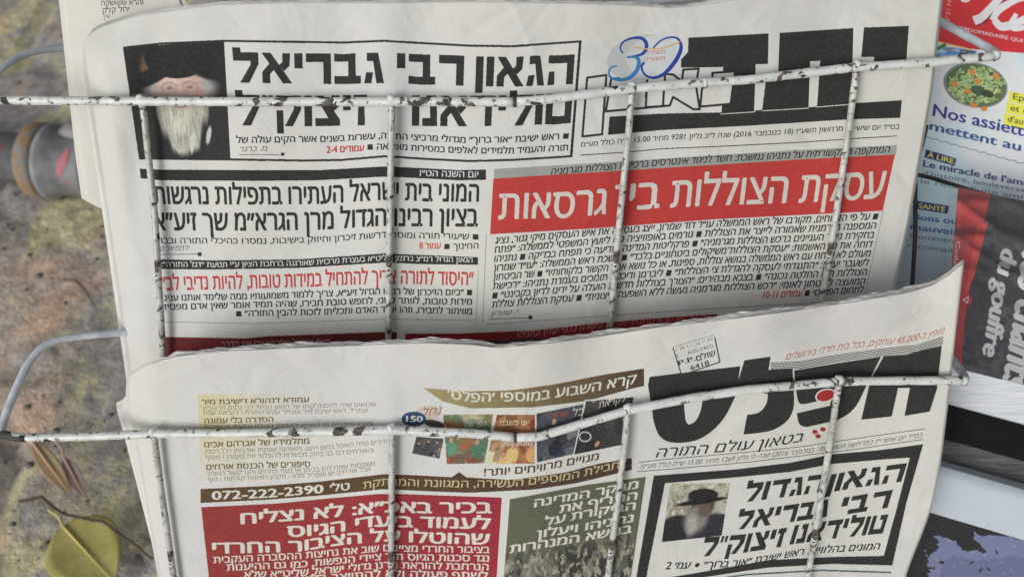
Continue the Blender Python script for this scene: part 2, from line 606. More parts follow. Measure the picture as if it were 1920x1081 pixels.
# portrait
def portrait_A(U, V):
    p = Pic(U, V, (40, 40, 42))
    p.el(.20, .22, .06, .13, (112, 92, 76), .8)
    p.rect(0, .43, .17, .50, (150, 148, 128), .04)
    p.rect(.88, .49, 1, .53, (176, 168, 134), .02)
    p.el(.53, .39, .36, .13, (158, 158, 160), .35)
    p.el(.51, .39, .25, .18, (190, 162, 152), .3)
    p.el(.45, .31, .15, .05, (204, 178, 170), .9)
    p.el(.40, .375, .06, .018, (132, 112, 106), .8); p.el(.63, .375, .06, .018, (132, 112, 106), .8)
    p.el(.52, .43, .05, .045, (182, 138, 130), 1.2); p.el(.71, .43, .05, .04, (184, 144, 134), 1.2)
    for ex in (.41, .62):
        p.el(ex, .378, .085, .052, (150, 134, 128), .3); p.el(ex, .380, .072, .042, (184, 158, 150), .3); p.el(ex, .382, .028, .013, (124, 106, 102), 1.0)
    p.el(.515, .42, .03, .06, (198, 164, 154), .9); p.el(.5, .47, .3, .05, (150, 130, 126), 1.4)
    p.el(.52, .12, .33, .18, (38, 38, 40), .06)
    p.el(.24, .27, .26, .07, (36, 36, 38), .3, -.35); p.el(.80, .25, .20, .06, (38, 38, 40), .4, .3)
    body = np.clip((V - .53) / .02, 0, 1)
    p.put(body * .9, (46, 46, 48))
    n = fb(U, V, 30, 11, .35)
    w = .29 - .42 * np.clip(V - .62, 0, 1) + .02 * np.sin(U * 50)
    m = np.clip((w - np.abs(U - .51)) / .05, 0, 1) * np.clip((V - .50) / .04, 0, 1) * np.clip((.97 + .1 * (n - .5) - V) / .05, 0, 1)
    p.put(m, (178, 178, 168))
    p.put(np.clip((.14 - np.abs(U - .47)) / .1, 0, 1) * np.clip((V - .55) / .06, 0, 1) * np.clip((.85 - V) / .1, 0, 1), (208, 207, 192))
    p.el(.52, .54, .09, .015, (160, 120, 112), .9)
    p.put(np.clip((fb(U, V, 70, 33, .12) - .45) / .3, 0, 1) * m * .6, (128, 128, 124))
    p.el(.60, .86, .03, .10, (196, 204, 200), .5, .25); p.el(.78, .80, .025, .08, (180, 190, 188), .5, .3)
    p.tone(fb(U, V, 60, 15), .2)
    return p.out()
A.image([(232, 89), (420, 77), (432, 298), (262, 297)], portrait_A)
A.stroke([(232, 90), (300, 82), (420, 77), (640, 80), (720, 77), (880, 86), (960, 87), (1088, 78)], 4, K)
A.stroke([(1088, 78), (1071, 293)], 5, K)
A.stroke([(262, 297), (432, 299), (565, 301), (640, 300), (720, 293), (800, 298), (880, 302), (960, 300), (1071, 293)], 4, K)
A.stroke([(232, 90), (262, 297)], 3, K)
A.text('גבריאל', [(438, 155), (600, 158), (720, 156)], 57, K, block=True)
A.text('רבי', [(744, 156), (800, 158), (869, 161)], 56, K, block=True)
A.text('הגאון', [(891, 162), (960, 163), (1074, 158)], 56, K, block=True)
A.text('זיצוק״ל', [(443, 235), (560, 237), (688, 235)], 57, K, block=True)
A.text('טולידאנו', [(772, 236), (880, 237), (960, 236), (1070, 231)], 57, K, block=True)
A.text('■ ראש ישיבת ״אור ברוך״ מגדולי מרביצי התורה, עשרות בשנים אשר הקים עולה של', [(443, 268), (620, 266), (715, 260), (780, 263), (870, 268), (960, 267), (1066, 260)], 11, K, .014)
A.text('תורה והעמיד תלמידים לאלפים במסירות מופלאה ■', [(689, 281), (730, 280), (800, 284), (880, 288), (960, 288), (1065, 282)], 11, K, .014)
A.text('עמודים 2-4', [(612, 287), (683, 283)], 11, RED, .02)
A.text('מ. ברגר', [(448, 285), (500, 283)], 9, KG, 0, .25)
A.stroke([(448, 290), (532, 290)], 1.2, KG); A.poly([(527, 286), (533, 286), (533, 292), (527, 292)], K)
A.poly([(262, 316), (300, 318), (480, 319), (600, 319), (720, 312), (790, 315), (860, 319), (911, 318), (911, 337), (860, 338), (790, 334), (720, 331), (600, 338), (480, 339), (300, 338), (264, 334)], K)
A.text('יום השנה הט״ו', [(787, 330), (897, 333)], 11, WHT, .01)
A.text('המוני בית ישראל העתירו בתפילות נרגשות', [(289, 382), (480, 383), (600, 382), (720, 374), (800, 377), (898, 378)], 33, K, .015)
A.text('בציון רבינו הגדול מרן הגרא״מ שך זיע״א', [(290, 431), (480, 432), (600, 430), (715, 423), (800, 424), (896, 424)], 33, K, .015)
A.text('■ שיעורי תורה ומוסר, דרשות זיכרון וחיזוק בישיבות, נמסרו בהיכלי התורה ובבתי', [(290, 456), (500, 457), (620, 453), (720, 445), (800, 447), (897, 449)], 10.5, K, .008)
A.text('החינוך ■', [(833, 467), (897, 466)], 10.5, K, .008)
A.text('עמוד 8', [(786, 466), (827, 466)], 10.5, ink(190, 84, 62), .02)
A.text('ירחמיאל ס.', [(297, 471), (354, 469)], 9, KG, 0, .25)
A.stroke([(300, 477), (372, 476)], 1.2, KG); A.poly([(371, 473), (378, 473), (378, 480), (371, 480)], K)
A.poly([(300, 486), (400, 488), (560, 486), (720, 475), (800, 478), (896, 482), (896, 496), (800, 495), (720, 492), (560, 502), (400, 505), (300, 504)], K)
A.text('הגאון הגדול רמ״צ ברגמן שליט״א בעצרת מרכזית שאורגנה ברחבת הציון ע״י תנועת ״דגל התורה״:', [(303, 500), (400, 501), (560, 498), (720, 488), (800, 490), (886, 492)], 9.5, WHT, .008)
A.text('״היסוד לתורה צריך להתחיל במידות טובות, להיות נדיבי לב״', [(303, 544), (400, 542), (560, 538), (715, 531), (800, 533), (888, 535)], 25, RED, .012)
A.text('■ ״ביום הזיכרון של רבינו הגדול זיע״א, צריך ללמוד משמועותיו ממה שלימד אותנו עניני', [(304, 564), (500, 560), (600, 556), (720, 551), (800, 553), (885, 553)], 11, K, .014)
A.text('מידות טובות, לוותר לשני, לחפש טובת חבירו, שהיה תמיד אומר שאין אדם מפסיד', [(304, 581), (450, 577), (600, 573), (720, 568), (800, 570), (885, 571)], 11, K, .014)
A.text('מוויתור לחבירו, וזהו יסוד האדם ותכליתו לזכות להבין התורה״ ■', [(443, 593), (600, 590), (720, 585), (800, 587), (885, 589)], 11, K, .014)
A.stroke([(306, 603), (480, 606), (720, 598), (893, 600)], 1.3, LG)
A.stroke([(912, 440), (905, 606)], 1.3, LG); A.stroke([(897, 505), (893, 600)], 1.0, LG)
A.poly([(306, 631), (460, 634), (500, 630), (720, 622), (744, 622), (744, 700), (306, 700)], ink(104, 34, 40))
A.text('גדולי ישראל שליט״א יורו את הדרך', [(415, 652), (620, 648)], 12, ink(170, 130, 130), .01)
A.poly([(760, 625), (860, 625), (1000, 619), (1130, 605), (1250, 595), (1345, 589), (1345, 612), (1130, 622), (1000, 638), (860, 641), (760, 641)], ink(132, 32, 44))
A.poly([(760, 646), (1345, 618), (1345, 720), (760, 720)], ink(60, 58, 56))
A.text('ביקורת כלפי יעלון ונתניהו', [(970, 633), (1060, 623), (1130, 613)], 11, ink(190, 140, 140), 0)
A.text('המבקר שנקרא מחמיר את', [(1152, 612), (1300, 600), (1340, 598)], 10, ink(170, 110, 112), 0)
# masthead
A.poly([(1291, 71), (1441, 63), (1440, 120), (1417, 121), (1414, 209), (1353, 212), (1356, 126), (1277, 127), (1277, 112), (1290, 98)], K)
A.poly([(1462, 62), (1600, 53), (1598, 140), (1592, 196), (1532, 200), (1538, 114), (1519, 115), (1516, 202), (1429, 207), (1436, 150), (1459, 140)], K)
A.poly([(1620, 52), (1704, 49), (1699, 123), (1638, 124), (1639, 107), (1615, 107)], K)
A.poly([(1143, 219), (1240, 213), (1350, 211), (1420, 207), (1500, 203), (1596, 194), (1691, 188), (1688, 221), (1590, 224), (1400, 236), (1240, 244), (1140, 253)], K)
for q in ([(1351, 214), (1415, 210)], [(1415, 210), (1418, 122)], [(1429, 208), (1516, 203)], [(1532, 201), (1592, 196)]):
    A.stroke(q, 1.6, WHT)
def outl(pts, w=4.2):
    A.poly(pts, ink(205)); A.stroke(pts, w, K, True)
outl([(1101, 146), (1137, 141), (1129, 252), (1092, 256)])
outl([(1146, 148), (1184, 146), (1214, 143), (1211, 182), (1246, 178), (1246, 199), (1136, 209)])
outl([(1214, 144), (1252, 141), (1246, 199), (1211, 201)])
outl([(1247, 139), (1262, 140), (1279, 153), (1281, 131), (1310, 129), (1305, 160), (1312, 205), (1300, 205), (1262, 182), (1256, 198), (1243, 199)])
outl([(1336, 137), (1378, 134), (1370, 195), (1313, 200), (1317, 160), (1335, 159)])
A.ell((1205, 108), 68, 42, ink(180, 184, 186), -.2)
A.ell((1225, 104), 52, 36, ink(192, 198, 202), -.3)
BL = ink(40, 62, 150); CY = ink(52, 120, 176)
A.curve([(1168, 100), (1163, 90), (1170, 78), (1186, 72), (1202, 72), (1211, 80), (1211, 93), (1201, 103), (1176, 108)], [3, 3, 4, 6, 7, 5, 3], BL)
A.curve([(1176, 108), (1193, 108), (1198, 118), (1193, 134), (1178, 147), (1158, 150), (1144, 144), (1142, 133), (1148, 126), (1156, 124)], [3, 7, 8, 6, 4, 3, 3], CY)
A.curve([(1225, 90), (1240, 76), (1258, 70), (1272, 74), (1277, 88), (1272, 105), (1258, 126), (1240, 142), (1222, 146), (1208, 139), (1203, 126), (1207, 118)], [3, 3, 4, 7, 8, 6, 4, 4, 5], BL)
A.curve([(1188, 88), (1215, 92), (1245, 90), (1276, 78)], 2.4, ink(214, 160, 92))
A.text('תשמ״ה', [(1209, 103), (1247, 101)], 7, ink(176, 92, 88), 0); A.text('תשע״ה', [(1208, 115), (1247, 113)], 7, ink(176, 92, 88), 0)
A.text('בס״ד יום שישי י״ז מרחשון תשע״ז (18 בנובמבר 2016) שנה ל״ב גליון 9281 מחיר 15.00 ש״ח כולל מע״מ', [(1089, 276), (1190, 267), (1260, 262), (1400, 256), (1570, 246), (1686, 242)], 8.6, K, .006)
A.stroke([(1088, 291), (1180, 285), (1240, 279), (1340, 275), (1500, 267), (1600, 260), (1682, 255)], 1.6, K)
A.poly([(927, 317), (1130, 305), (1340, 291), (1500, 281), (1682, 272), (1680, 291), (1500, 300), (1340, 309), (1130, 323), (926, 335)], ink(150, 151, 152))
A.poly([(925, 335), (1130, 322), (1340, 309), (1500, 299), (1678, 290), (1655, 395), (1500, 403), (1340, 411), (1100, 429), (919, 439)], RED)
A.text('המתקפה התקשורתית על נתניהו נמשכת: חשד לניגוד אינטרסים ברכישת הצוללות מגרמניה', [(1033, 328), (1150, 318), (1240, 310), (1340, 304), (1480, 297), (1667, 286)], 11.5, K, .01, .12)
WT = ink(200, 196, 192)
A.text('גרסאות', [(934, 411), (1050, 408), (1136, 401)], 48, WT, .01)
A.text('בין', [(1150, 396), (1236, 389)], 49, WT, .01)
A.text('הצוללות', [(1256, 389), (1330, 385), (1474, 380)], 50, WT, .01)
A.text('עסקת', [(1497, 380), (1655, 371)], 51, WT, .01)
bodyA = [
 '■ על פי הדיווחים, מקורבו של ראש הממשלה עו״ד דוד שמרון, ייצג בעסקה את איש העסקים מיקי גנור, נציג',
 'המספנה הגרמנית שאמורה לייצר את הצוללות ■ גורמים באופוזיציה פנו ליועץ המשפטי לממשלה: ״פתח',
 'בחקירת ניגוד העניינים ברכש הצוללות מגרמניה״ ■ פרקליטות המדינה הודיעה כי תפתח בבדיקה ■ נתניהו',
 'דוחה את כל האשמות: ״עסקת הצוללות־משיקולים ביטחוניים בלבד״ ■ לשכת ראש הממשלה: ״עו״ד שמרון',
 'מעולם לא שוחח עם ראש הממשלה בנושא צוללות, ספינות, או כל נושא אחר הקשור בלקוחותיו״ ■ שר הביטחון',
 'לשעבר יעלון: ״התנגדתי לעסקה להגדלת צי הצוללות״ ■ ליברמן ודיכטר תומכים בעמדת נתניהו: ״רכישת',
 'הצוללות היא החלטה נכונה״ ■ בצבא מבהירים: ״הצורך בצוללות חדשות הועלה על ידינו לדיון בקבינט״ ■',
 'המועצה לביטחון לאומי: ״רכש הצוללות מגרמניה נעשה ללא השפעה חיצונית״ ■ עסקת הצוללות צוללת']
for i, t in enumerate(bodyA):
    A.text(t, [(928 - i * .9, 457 + 17.1 * i), (1150, 438 + 17.2 * i), (1340, 425 + 17.2 * i), (1500, 418 + 17.2 * i), (1645 - 3.4 * i, 411 + 17.4 * i)], 11.8, K, .014, .10)
A.text('לתחום הפוליטי ■', [(1508, 555), (1618, 548)], 11.5, K, .014, .1)
A.text('עמודים 10-11', [(1430, 559), (1503, 555)], 11, RED, .014, .1)
A.text('י. שוורץ', [(920, 593), (970, 588)], 9, KG, 0, .25)
A.stroke([(918, 598), (996, 595)], 1.2, KG); A.poly([(991, 591), (998, 591), (998, 598), (991, 598)], K)
A.stroke([(913, 608), (1130, 592), (1340, 578), (1560, 566)], 1.3, LG); A.stroke([(1656, 396), (1620, 560)], 1.2, LG)
imgA = A.to_image('front_page_print')

# ================================================================== NEWSPAPER B (lower basket)
def wave_B(x, y):
    x = np.asarray(x, float); y = np.asarray(y, float)
    w = .0016 * gau(x, 800, 60) - .0012 * gau(x, 712, 45)
    w = w + .0020 * np.sin(x / 62 + y / 200) * gau(x, 560, 300) * .8
    w = w + cr_B(x, y) + cr_B2(x, y)
    w = w - .0014 * gau(x, 1010, 70) + .0014 * gau(x, 1130, 60)
    top = np.clip((760 - y) / 160, 0, 1)
    w = w - .007 * np.clip((740 - y) / 130, 0, 1.3) ** 1.5
    w = w + top * (.0020 * np.sin(x / 85 + .6) + .0012 * np.sin(x / 34))
    w = w + .0020 * np.sin((x - 1500) / 62) * np.clip((x - 1300) / 200, 0, 1) * np.clip((y - 560) / 200, 0, 1)
    w = w - .004 * np.clip((x - 1690) / 100, 0, 1) ** 2 * np.clip((700 - y) / 150, 0, 1)
    e = edge([(600, 243), (690, 243), (740, 236), (820, 252), (1081, 300), (1300, 330)])(y)
    w = w + .007 * np.clip(1 - (x - e) / 60, 0, 1) ** 2
    return w
depB = lambda x, y: dwB(x, y) + .0046 + wave_B(x, y)
leanB = lambda x, y: np.interp(x, [205, 376, 700, 945, 1200, 1700], [.25, .05, 0, -.06, -.18, -.24])
B = Sheet(depB, (200, 490, 1830, 1250), math.radians(20), 2.2, leanB)
# left column
OL = ink(104, 92, 44); GB = ink(120, 116, 96)
def col_bg(U, V):
    p = Pic(U, V, (203, 203, 203))
    p.put(np.clip(1.0 - U * 1.1, 0, 1) * np.clip((1 - V) * 1.6, 0, 1) * .6, (196, 186, 128))
    return p.out()
B.image([(371, 739), (560, 737), (566, 905), (377, 908)], col_bg)
for t, b, h, c, w in [
  ('עמודא דנהורא דישיבת מיר', [(378, 758), (580, 753)], 9, OL, .014),
  ('שלושים שנה להסתלקותו של הגאון הגדול רבי נחום פרצוביץ', [(380, 768), (560, 765), (705, 761)], 7, GB, 0),
  ('זצוק״ל, ראש ישיבת מיר ומבחר עולם התורה / לקראת שבת', [(381, 777), (560, 775), (690, 772)], 7, GB, 0),
  ('הסדרה בלי עמונה', [(383, 793), (513, 790)], 9, OL, .014),
  ('מקבץ סיפורים מן השבוע האחרון בעולם התורה והישיבות', [(383, 803), (600, 800), (700, 797)], 7, GB, 0),
  ('מתלמידיו של אברהם אבינו', [(383, 838), (580, 831)], 10, OL, .014),
  ('הדורים פתח האוהל בחום היום, משפחות שפתחו את ביתן לכל דכפין', [(384, 850), (600, 843), (730, 830)], 7.5, GB, 0),
  ('והאורחים הם בני ביתן, מספרות ל׳הפלס׳ את סיפורן / מוסף', [(385, 861), (600, 854), (700, 847)], 7.5, GB, 0),
  ('סיפורים של הכנסת אורחים', [(387, 880), (582, 874)], 10, OL, .014),
  ('משפחות שמח להן בביתן ארבעה פתחים ותנן קשור באוהל', [(388, 891), (600, 883), (703, 872)], 7.5, GB, 0),
  ('אבל אורחים יש ואפריל מלא - מקבץ ראיונות קורתוח / נופי', [(390, 902), (600, 893), (695, 882)], 7.5, GB, 0)]:
    B.text(t, b, h, c, w)
BR = ink(86, 70, 50)
def grad_poly(S, top, bot, c0, c1, x0, x1, n=24):
    """vertical slices between two edges, printed colour running from c0 to c1"""
    T, Bo = edge(top), edge(bot)
    xs = np.linspace(x0, x1, n + 1)
    for a, b in zip(xs[:-1], xs[1:]):
        m = (a + b) / 2; k = (m - x0) / (x1 - x0)
        S.poly([(a, T(a)), (b + .6, T(b)), (b + .6, Bo(b)), (a, Bo(a))], enc(lin(np.array(c0) * (1 - k) + np.array(c1) * k) / PW))
grad_poly(B, [(795, 727), (880, 733), (960, 731), (1040, 720), (1130, 702), (1210, 690)], [(795, 728), (830, 752), (880, 765), (1000, 763), (1100, 751), (1203, 723)], (158, 148, 104), (74, 58, 46), 795, 1207)
B.text('קרא השבוע במוספי ׳הפלס׳', [(838, 745), (880, 753), (1000, 751), (1100, 736), (1192, 718)], 17, ink(216, 212, 196), .012)
def thumb(seed, cols):
    """small printed scene: soft background, a few figures and blocks"""
    def fn(U, V):
        r = np.random.RandomState(seed); p = Pic(U, V, cols[0])
        for i, c in enumerate(cols[1:]):
            p.put((fb(U, V, 3.2, seed + 7 * i) - .5) / .25, c)
        for _ in range(9):
            c = np.array(cols[r.randint(len(cols))], float) * (.55 + .8 * r.rand())
            x, y = r.rand(2)
            if r.rand() < .45: p.rect(x, y, x + .08 + .25 * r.rand(), y + .06 + .3 * r.rand(), c, .03)
            else:
                p.el(x, y + .12, .10 + .08 * r.rand(), .16, c, .2); p.el(x, y - .06, .05, .06, (176, 140, 118), .3)
        p.tone(fb(U, V, 34, seed + 50), .35)
        return p.out()
    return fn
thumbs = [([(831, 777), (925, 776), (908, 868), (838, 869)], thumb(100, [(96, 112, 88), (150, 112, 70), (72, 116, 96), (180, 172, 140), (132, 70, 56)])),
          ([(932, 777), (1003, 777), (1002, 868), (911, 869)], thumb(130, [(150, 100, 70), (176, 134, 92), (116, 60, 50), (180, 160, 124)])),
          ([(1006, 775), (1095, 757), (1075, 850), (1007, 866)], thumb(160, [(72, 76, 84), (92, 92, 92), (52, 60, 78)])),
          ([(1099, 752), (1188, 744), (1166, 833), (1077, 851)], thumb(190, [(46, 46, 48), (64, 62, 60), (52, 52, 54)])),
          ([(781, 818), (832, 822), (824, 859), (773, 849)], thumb(220, [(70, 72, 76), (90, 90, 92)]))]
for q, f in thumbs:
    B.poly([(q[0][0] - 3, q[0][1] - 3), (q[1][0] + 3, q[1][1] - 3), (q[2][0] + 3, q[2][1] + 3), (q[3][0] - 3, q[3][1] + 3)], ink(214)); B.image(q, f)
B.ell((1097, 818), 12, 10, ink(190)); B.ell((1097, 818), 9.5, 7.5, ink(52))
B.text('לקראת', [(1122, 765), (1172, 752)], 12, ink(210), 0); B.text('כל', [(1073, 781), (1093, 777)], 13, ink(214), 0)
B.text('ישראל', [(1030, 784), (1066, 778)], 8, ink(160, 60, 60), .01)
B.text('הפרשה', [(872, 800), (912, 798)], 9, ink(210), .0); B.text('יום בשבת', [(936, 797), (992, 796)], 9, ink(214, 196, 150), 0)
B.text('שומע אני', [(946, 836), (998, 834)], 8, ink(214), 0)
B.ell((802, 774), 24, 14, ink(190, 182, 170)); B.text('נחל', [(790, 780), (825, 776)], 14, ink(150, 92, 76), 0, .3)
B.ell((814, 794), 20, 7, ink(70, 60, 60), .2)
B.ell((776, 785), 23, 14, ink(38, 70, 104)); B.text('150', [(761, 790), (793, 790)], 11, ink(214), .02, latin=True)
B.text('מנויים מרוויחים יותר!', [(907, 892), (1000, 885), (1060, 873), (1122, 861)], 13, ink(84, 66, 52), .014)
grad_poly(B, [(376, 916), (500, 910), (600, 902), (720, 888), (780, 890), (847, 894), (860, 883), (873, 894), (960, 899), (1060, 885), (1120, 869), (1184, 858)],
          [(376, 942), (500, 936), (600, 928), (720, 916), (800, 920), (880, 923), (1000, 917), (1080, 905), (1160, 886), (1184, 880)], (88, 68, 40), (74, 54, 44), 376, 1184, 60)
B.text('חבילת המוספים העשירה, המגוונת והמרתקת', [(681, 916), (720, 909), (860, 913), (960, 912), (1060, 900), (1160, 877)], 13, ink(186, 178, 140), .006)
B.text('072-222-2390', [(397, 936), (500, 932), (607, 923)], 16, ink(216, 214, 200), .02, latin=True)
B.text('טל׳', [(618, 921), (656, 917)], 13, ink(216, 214, 200), .014)
grad_poly(B, [(377, 950), (520, 943), (600, 935), (720, 924), (800, 927), (941, 932)], [(377, 1250), (941, 1250)], (140, 54, 50), (146, 42, 58), 376, 941, 12)
B.poly([(360, 948), (377, 948), (392, 1085), (400, 1250), (360, 1250)], WHT)
B.poly([(941, 930), (960, 930), (950, 1085), (940, 1250), (925, 1250), (931, 1085)], WHT)
WB = ink(212, 204, 196)
for t, b, h, w in [
  ('בכיר באכ״א: לא נצליח', [(451, 982), (560, 974), (640, 967), (715, 959), (800, 961), (922, 961)], 20.5, .02),
  ('לעמוד ביעדי הגיוס', [(538, 1006), (600, 1002), (700, 986), (800, 988), (920, 991)], 20.5, .02),
  ('שהוטלו על הציבור החרדי', [(398, 1037), (560, 1033), (640, 1020), (730, 1013), (800, 1017), (918, 1020)], 20.5, .02),
  ('בציבור החרדי מציינים שוב את נחיצות ההסברה העקבית', [(400, 1055), (560, 1047), (720, 1032), (800, 1034), (918, 1036)], 12, .014),
  ('נגד סכנות הגיוס תוך ציידי הנפשות, כמו גם ההיענות', [(425, 1069), (560, 1063), (720, 1048), (800, 1050), (917, 1052)], 12, .014),
  ('הנרחבת להוראת מרנן גדולי ישראל שליט״א שלא', [(458, 1083), (560, 1079), (720, 1064), (916, 1068)], 12, .014),
  ('לשתף פעולה ולא להתייצב בלשכות הגיוס', [(458, 1099), (720, 1080), (915, 1084)], 12, .014)]:
    B.text(t, b, h, WB, w)
grn = [(956, 935), (1000, 927), (1100, 908), (1211, 893), (1183, 1081), (1165, 1250), (930, 1250), (945, 1081)]
B.poly(grn, ink(92, 94, 78))
def rubble(U, V):
    p = Pic(U, V, (88, 88, 84))
    n = fb(U, V, 9, 300, .5)
    p.put((n - .48) / .12, (118, 117, 108)); p.put((fb(U, V, 18, 310, .5) - .55) / .06, (58, 58, 58)); p.put(np.clip(1 - np.abs(vn(U, V, 13, 340, .6) - .5) / .03, 0, 1), (50, 50, 50))
    p.put((fb(U, V, 40, 330, .6) - .56) / .05, (150, 148, 134))
    p.put(np.clip((.12 - V) / .12, 0, 1), (92, 94, 78))
    return p.out()
B.image([(949, 1028), (1192, 990), (1165, 1250), (930, 1250)], rubble)
for t, b in [('מבקר המדינה', [(1001, 950), (1080, 936), (1196, 914)]), ('החריף את', [(1048, 961), (1140, 944), (1194, 935)]),
             ('הביקורת על', [(1021, 985), (1110, 967), (1191, 954)]), ('נתניהו ויעלון', [(1006, 1008), (1100, 993), (1187, 977)]),
             ('בנושא המנהרות', [(955, 1036), (1080, 1016), (1184, 997)])]:
    B.text(t, b, 14.5, WB, .018)
# nameplate
B.text('מופץ ב-45,000 עותקים, בכל בית חרדי בירושלים', [(1473, 674), (1520, 666), (1570, 656), (1640, 648), (1700, 642), (1768, 625)], 11, ink(170, 84, 76), 0, .2)
for i in range(5):
    B.stroke([(1445, 680 + 3 * i), (1500, 678 + 3 * i), (1570, 665 + 3 * i), (1660, 653 + 3 * i), (1720, 647 + 3 * i), (1768, 631 + 3 * i)], 1.3, K)
B.poly([(1657, 667), (1700, 664), (1766, 647), (1757, 728), (1743, 771), (1696, 779), (1706, 727), (1684, 727), (1672, 780), (1615, 786), (1632, 712)], K)
B.poly([(1489, 694), (1560, 682), (1652, 668)] + cv([(1622, 728), (1608, 756), (1592, 774), (1570, 787)]) + cv([(1512, 800), (1502, 797), (1497, 790), (1494, 774)]) + [(1556, 760), (1562, 733), (1540, 731)] + cv([(1531, 752), (1506, 757), (1497, 752), (1493, 735)]), K)
B.ell((1548, 741), 20, 13, ink(205), -.25); B.ell((1548, 741), 17, 10, ink(160, 44, 46), -.25)
B.poly([(1396, 675), (1445, 668), (1441, 693), (1486, 691)] + cv([(1489, 745), (1487, 768), (1474, 790), (1444, 807), (1394, 814)]) + cv([(1401, 777), (1422, 773), (1436, 758), (1440, 738)]) + [(1380, 726)], K)
B.poly([(1218, 706), (1300, 696), (1388, 686)] + cv([(1380, 740), (1362, 776), (1340, 803), (1312, 822), (1282, 829), (1252, 827), (1235, 814), (1226, 790), (1222, 765), (1215, 722)]), K)
B.poly([(1283, 748), (1317, 743)] + cv([(1317, 752), (1314, 768), (1306, 786), (1293, 795), (1286, 788), (1283, 765)]), ink(203))
for c in ((1528, 809), (1543, 804), (1534, 817)):
    B.ell(c, 6.4, 5.2, ink(205)); B.ell(c, 5.2, 4.2, ink(158, 44, 46))
B.text('בטאון עולם התורה', [(1229, 857), (1320, 850), (1430, 839), (1504, 827)], 17, K, .004, .22)
for t0 in (0, 1):
    B.stroke([[(1197, 866), (1240, 861), (1400, 847), (1500, 837), (1600, 822), (1735, 803)], [(1195, 883), (1240, 880), (1400, 866), (1500, 854), (1600, 842), (1731, 823)]][t0], 1.3, KG)
B.text('בס״ד יום שישי י״ז במרחשון תשע״ז (18 בנובמבר 2016) שנה ה׳ גליון 1269 מחיר 15.00 ש״ח כולל מע״מ', [(1200, 878), (1350, 866), (1500, 850), (1600, 837), (1728, 819)], 8, KG, 0, .2)
B.poly([(1226, 891), (1380, 879), (1480, 867), (1560, 851), (1650, 843), (1731, 832), (1700, 940), (1673, 1059), (1560, 1056), (1440, 1063), (1300, 1084), (1290, 1130), (1186, 1130), (1195, 1070)], K)
B.poly([(1247, 905), (1380, 894), (1480, 884), (1560, 869), (1650, 861), (1706, 857), (1682, 950), (1657, 1041), (1560, 1043), (1440, 1049), (1300, 1074), (1211, 1088), (1214, 1070)], ink(206))
def portrait_B(U, V):
    p = Pic(U, V, (168, 166, 154))
    p.put((fb(U, V, 7, 400) - .45) / .1, (140, 136, 122)); p.put((fb(U, V, 15, 410) - .6) / .06, (192, 190, 176))
    p.el(.22, .98, .42, .42, (38, 38, 42), .12); p.el(.85, .95, .40, .38, (48, 46, 58), .14)
    p.el(.60, .40, .20, .24, (70, 66, 64), .3)
    p.el(.52, .66, .20, .24, (128, 126, 124), .5); p.el(.46, .76, .09, .18, (160, 158, 156), .8)
    p.el(.64, .50, .11, .12, (96, 84, 80), .6)
    p.el(.58, .215, .24, .115, (34, 34, 34), .1); p.rect(.34, .18, .82, .31, (34, 34, 34), .05)
    p.el(.57, .33, .42, .045, (30, 30, 30), .3, -.12)
    p.tone(fb(U, V, 40, 430), .35)
    return p.out()
B.image([(1257, 905), (1369, 905), (1353, 1003), (1241, 1015)], portrait_B)
B.text('הגאון', [(1548, 924), (1600, 914), (1690, 902)], 35, K, block=True, slant=.08)
B.text('הגדול', [(1392, 941), (1440, 935), (1540, 922)], 35, K, block=True, slant=.08)
B.text('רבי', [(1572, 966), (1664, 951)], 34, K, block=True, slant=.08)
B.text('גבריאל', [(1377, 993), (1440, 984), (1550, 968)], 34, K, block=True, slant=.08)
B.text('טולידאנו', [(1480, 1020), (1560, 1009), (1655, 999)], 36, K, block=True, slant=.08)
B.text('זיצוק״ל', [(1312, 1043), (1390, 1036), (1466, 1024)], 36, K, block=True, slant=.08)
B.text('המונים בהלוויית ראש ישיבת ״אור ברוך״ • עמ׳ 2', [(1247, 1066), (1370, 1062), (1440, 1051), (1510, 1038), (1580, 1033), (1648, 1029)], 12, K, .014, .15)
B.stroke([(1290, 1092), (1400, 1076), (1540, 1068), (1670, 1072)], 3, ink(60, 92, 100))
# rubber stamp
ST_ = ink(58, 58, 60)
B.stroke([(1262, 652), (1278, 703)], 2.2, ST_); B.stroke([(1278, 703), (1350, 678)], 2.2, ST_); B.stroke([(1340, 632), (1350, 678)], 2.4, ST_); B.stroke([(1262, 650), (1338, 628)], 1.0, ink(120))
up = (-.30, -.95)
B.text('ת ״ א - י פ ו', [(1268, 658), (1336, 638)], 5, ink(96), 0, up=up)
B.text('AVIV-YAFO', [(1290, 665), (1338, 651)], 7, ink(80), 0, latin=True, up=up)
B.text('T.', [(1268, 672), (1278, 669)], 7, ink(100), 0, latin=True, up=up)
B.text('P.P.', [(1273, 685), (1305, 675)], 9, ST_, .012, latin=True, up=up); B.text('שולם', [(1307, 677), (1343, 665)], 10, ST_, .01, up=up)
B.text('6418', [(1296, 694), (1331, 683)], 9, ST_, .012, latin=True, up=up)
imgB = B.to_image('lower_page_print')

# ================================================================== build the newspapers
NB, NWm = (.605, .605, .60), (.63, .635, .59)
mA = paper_mat('newsprint_upper', NB, NWm, imgA, wr=.3)
mB = paper_mat('newsprint_lower', NB, NWm, imgB, wr=.3)
mN = paper_mat('newsprint_plain', (.60, .60, .59), (.63, .63, .58), None, wr=.3)
mN2 = paper_mat('newsprint_inner', (.66, .66, .65), (.68, .68, .635), None, wr=.2)

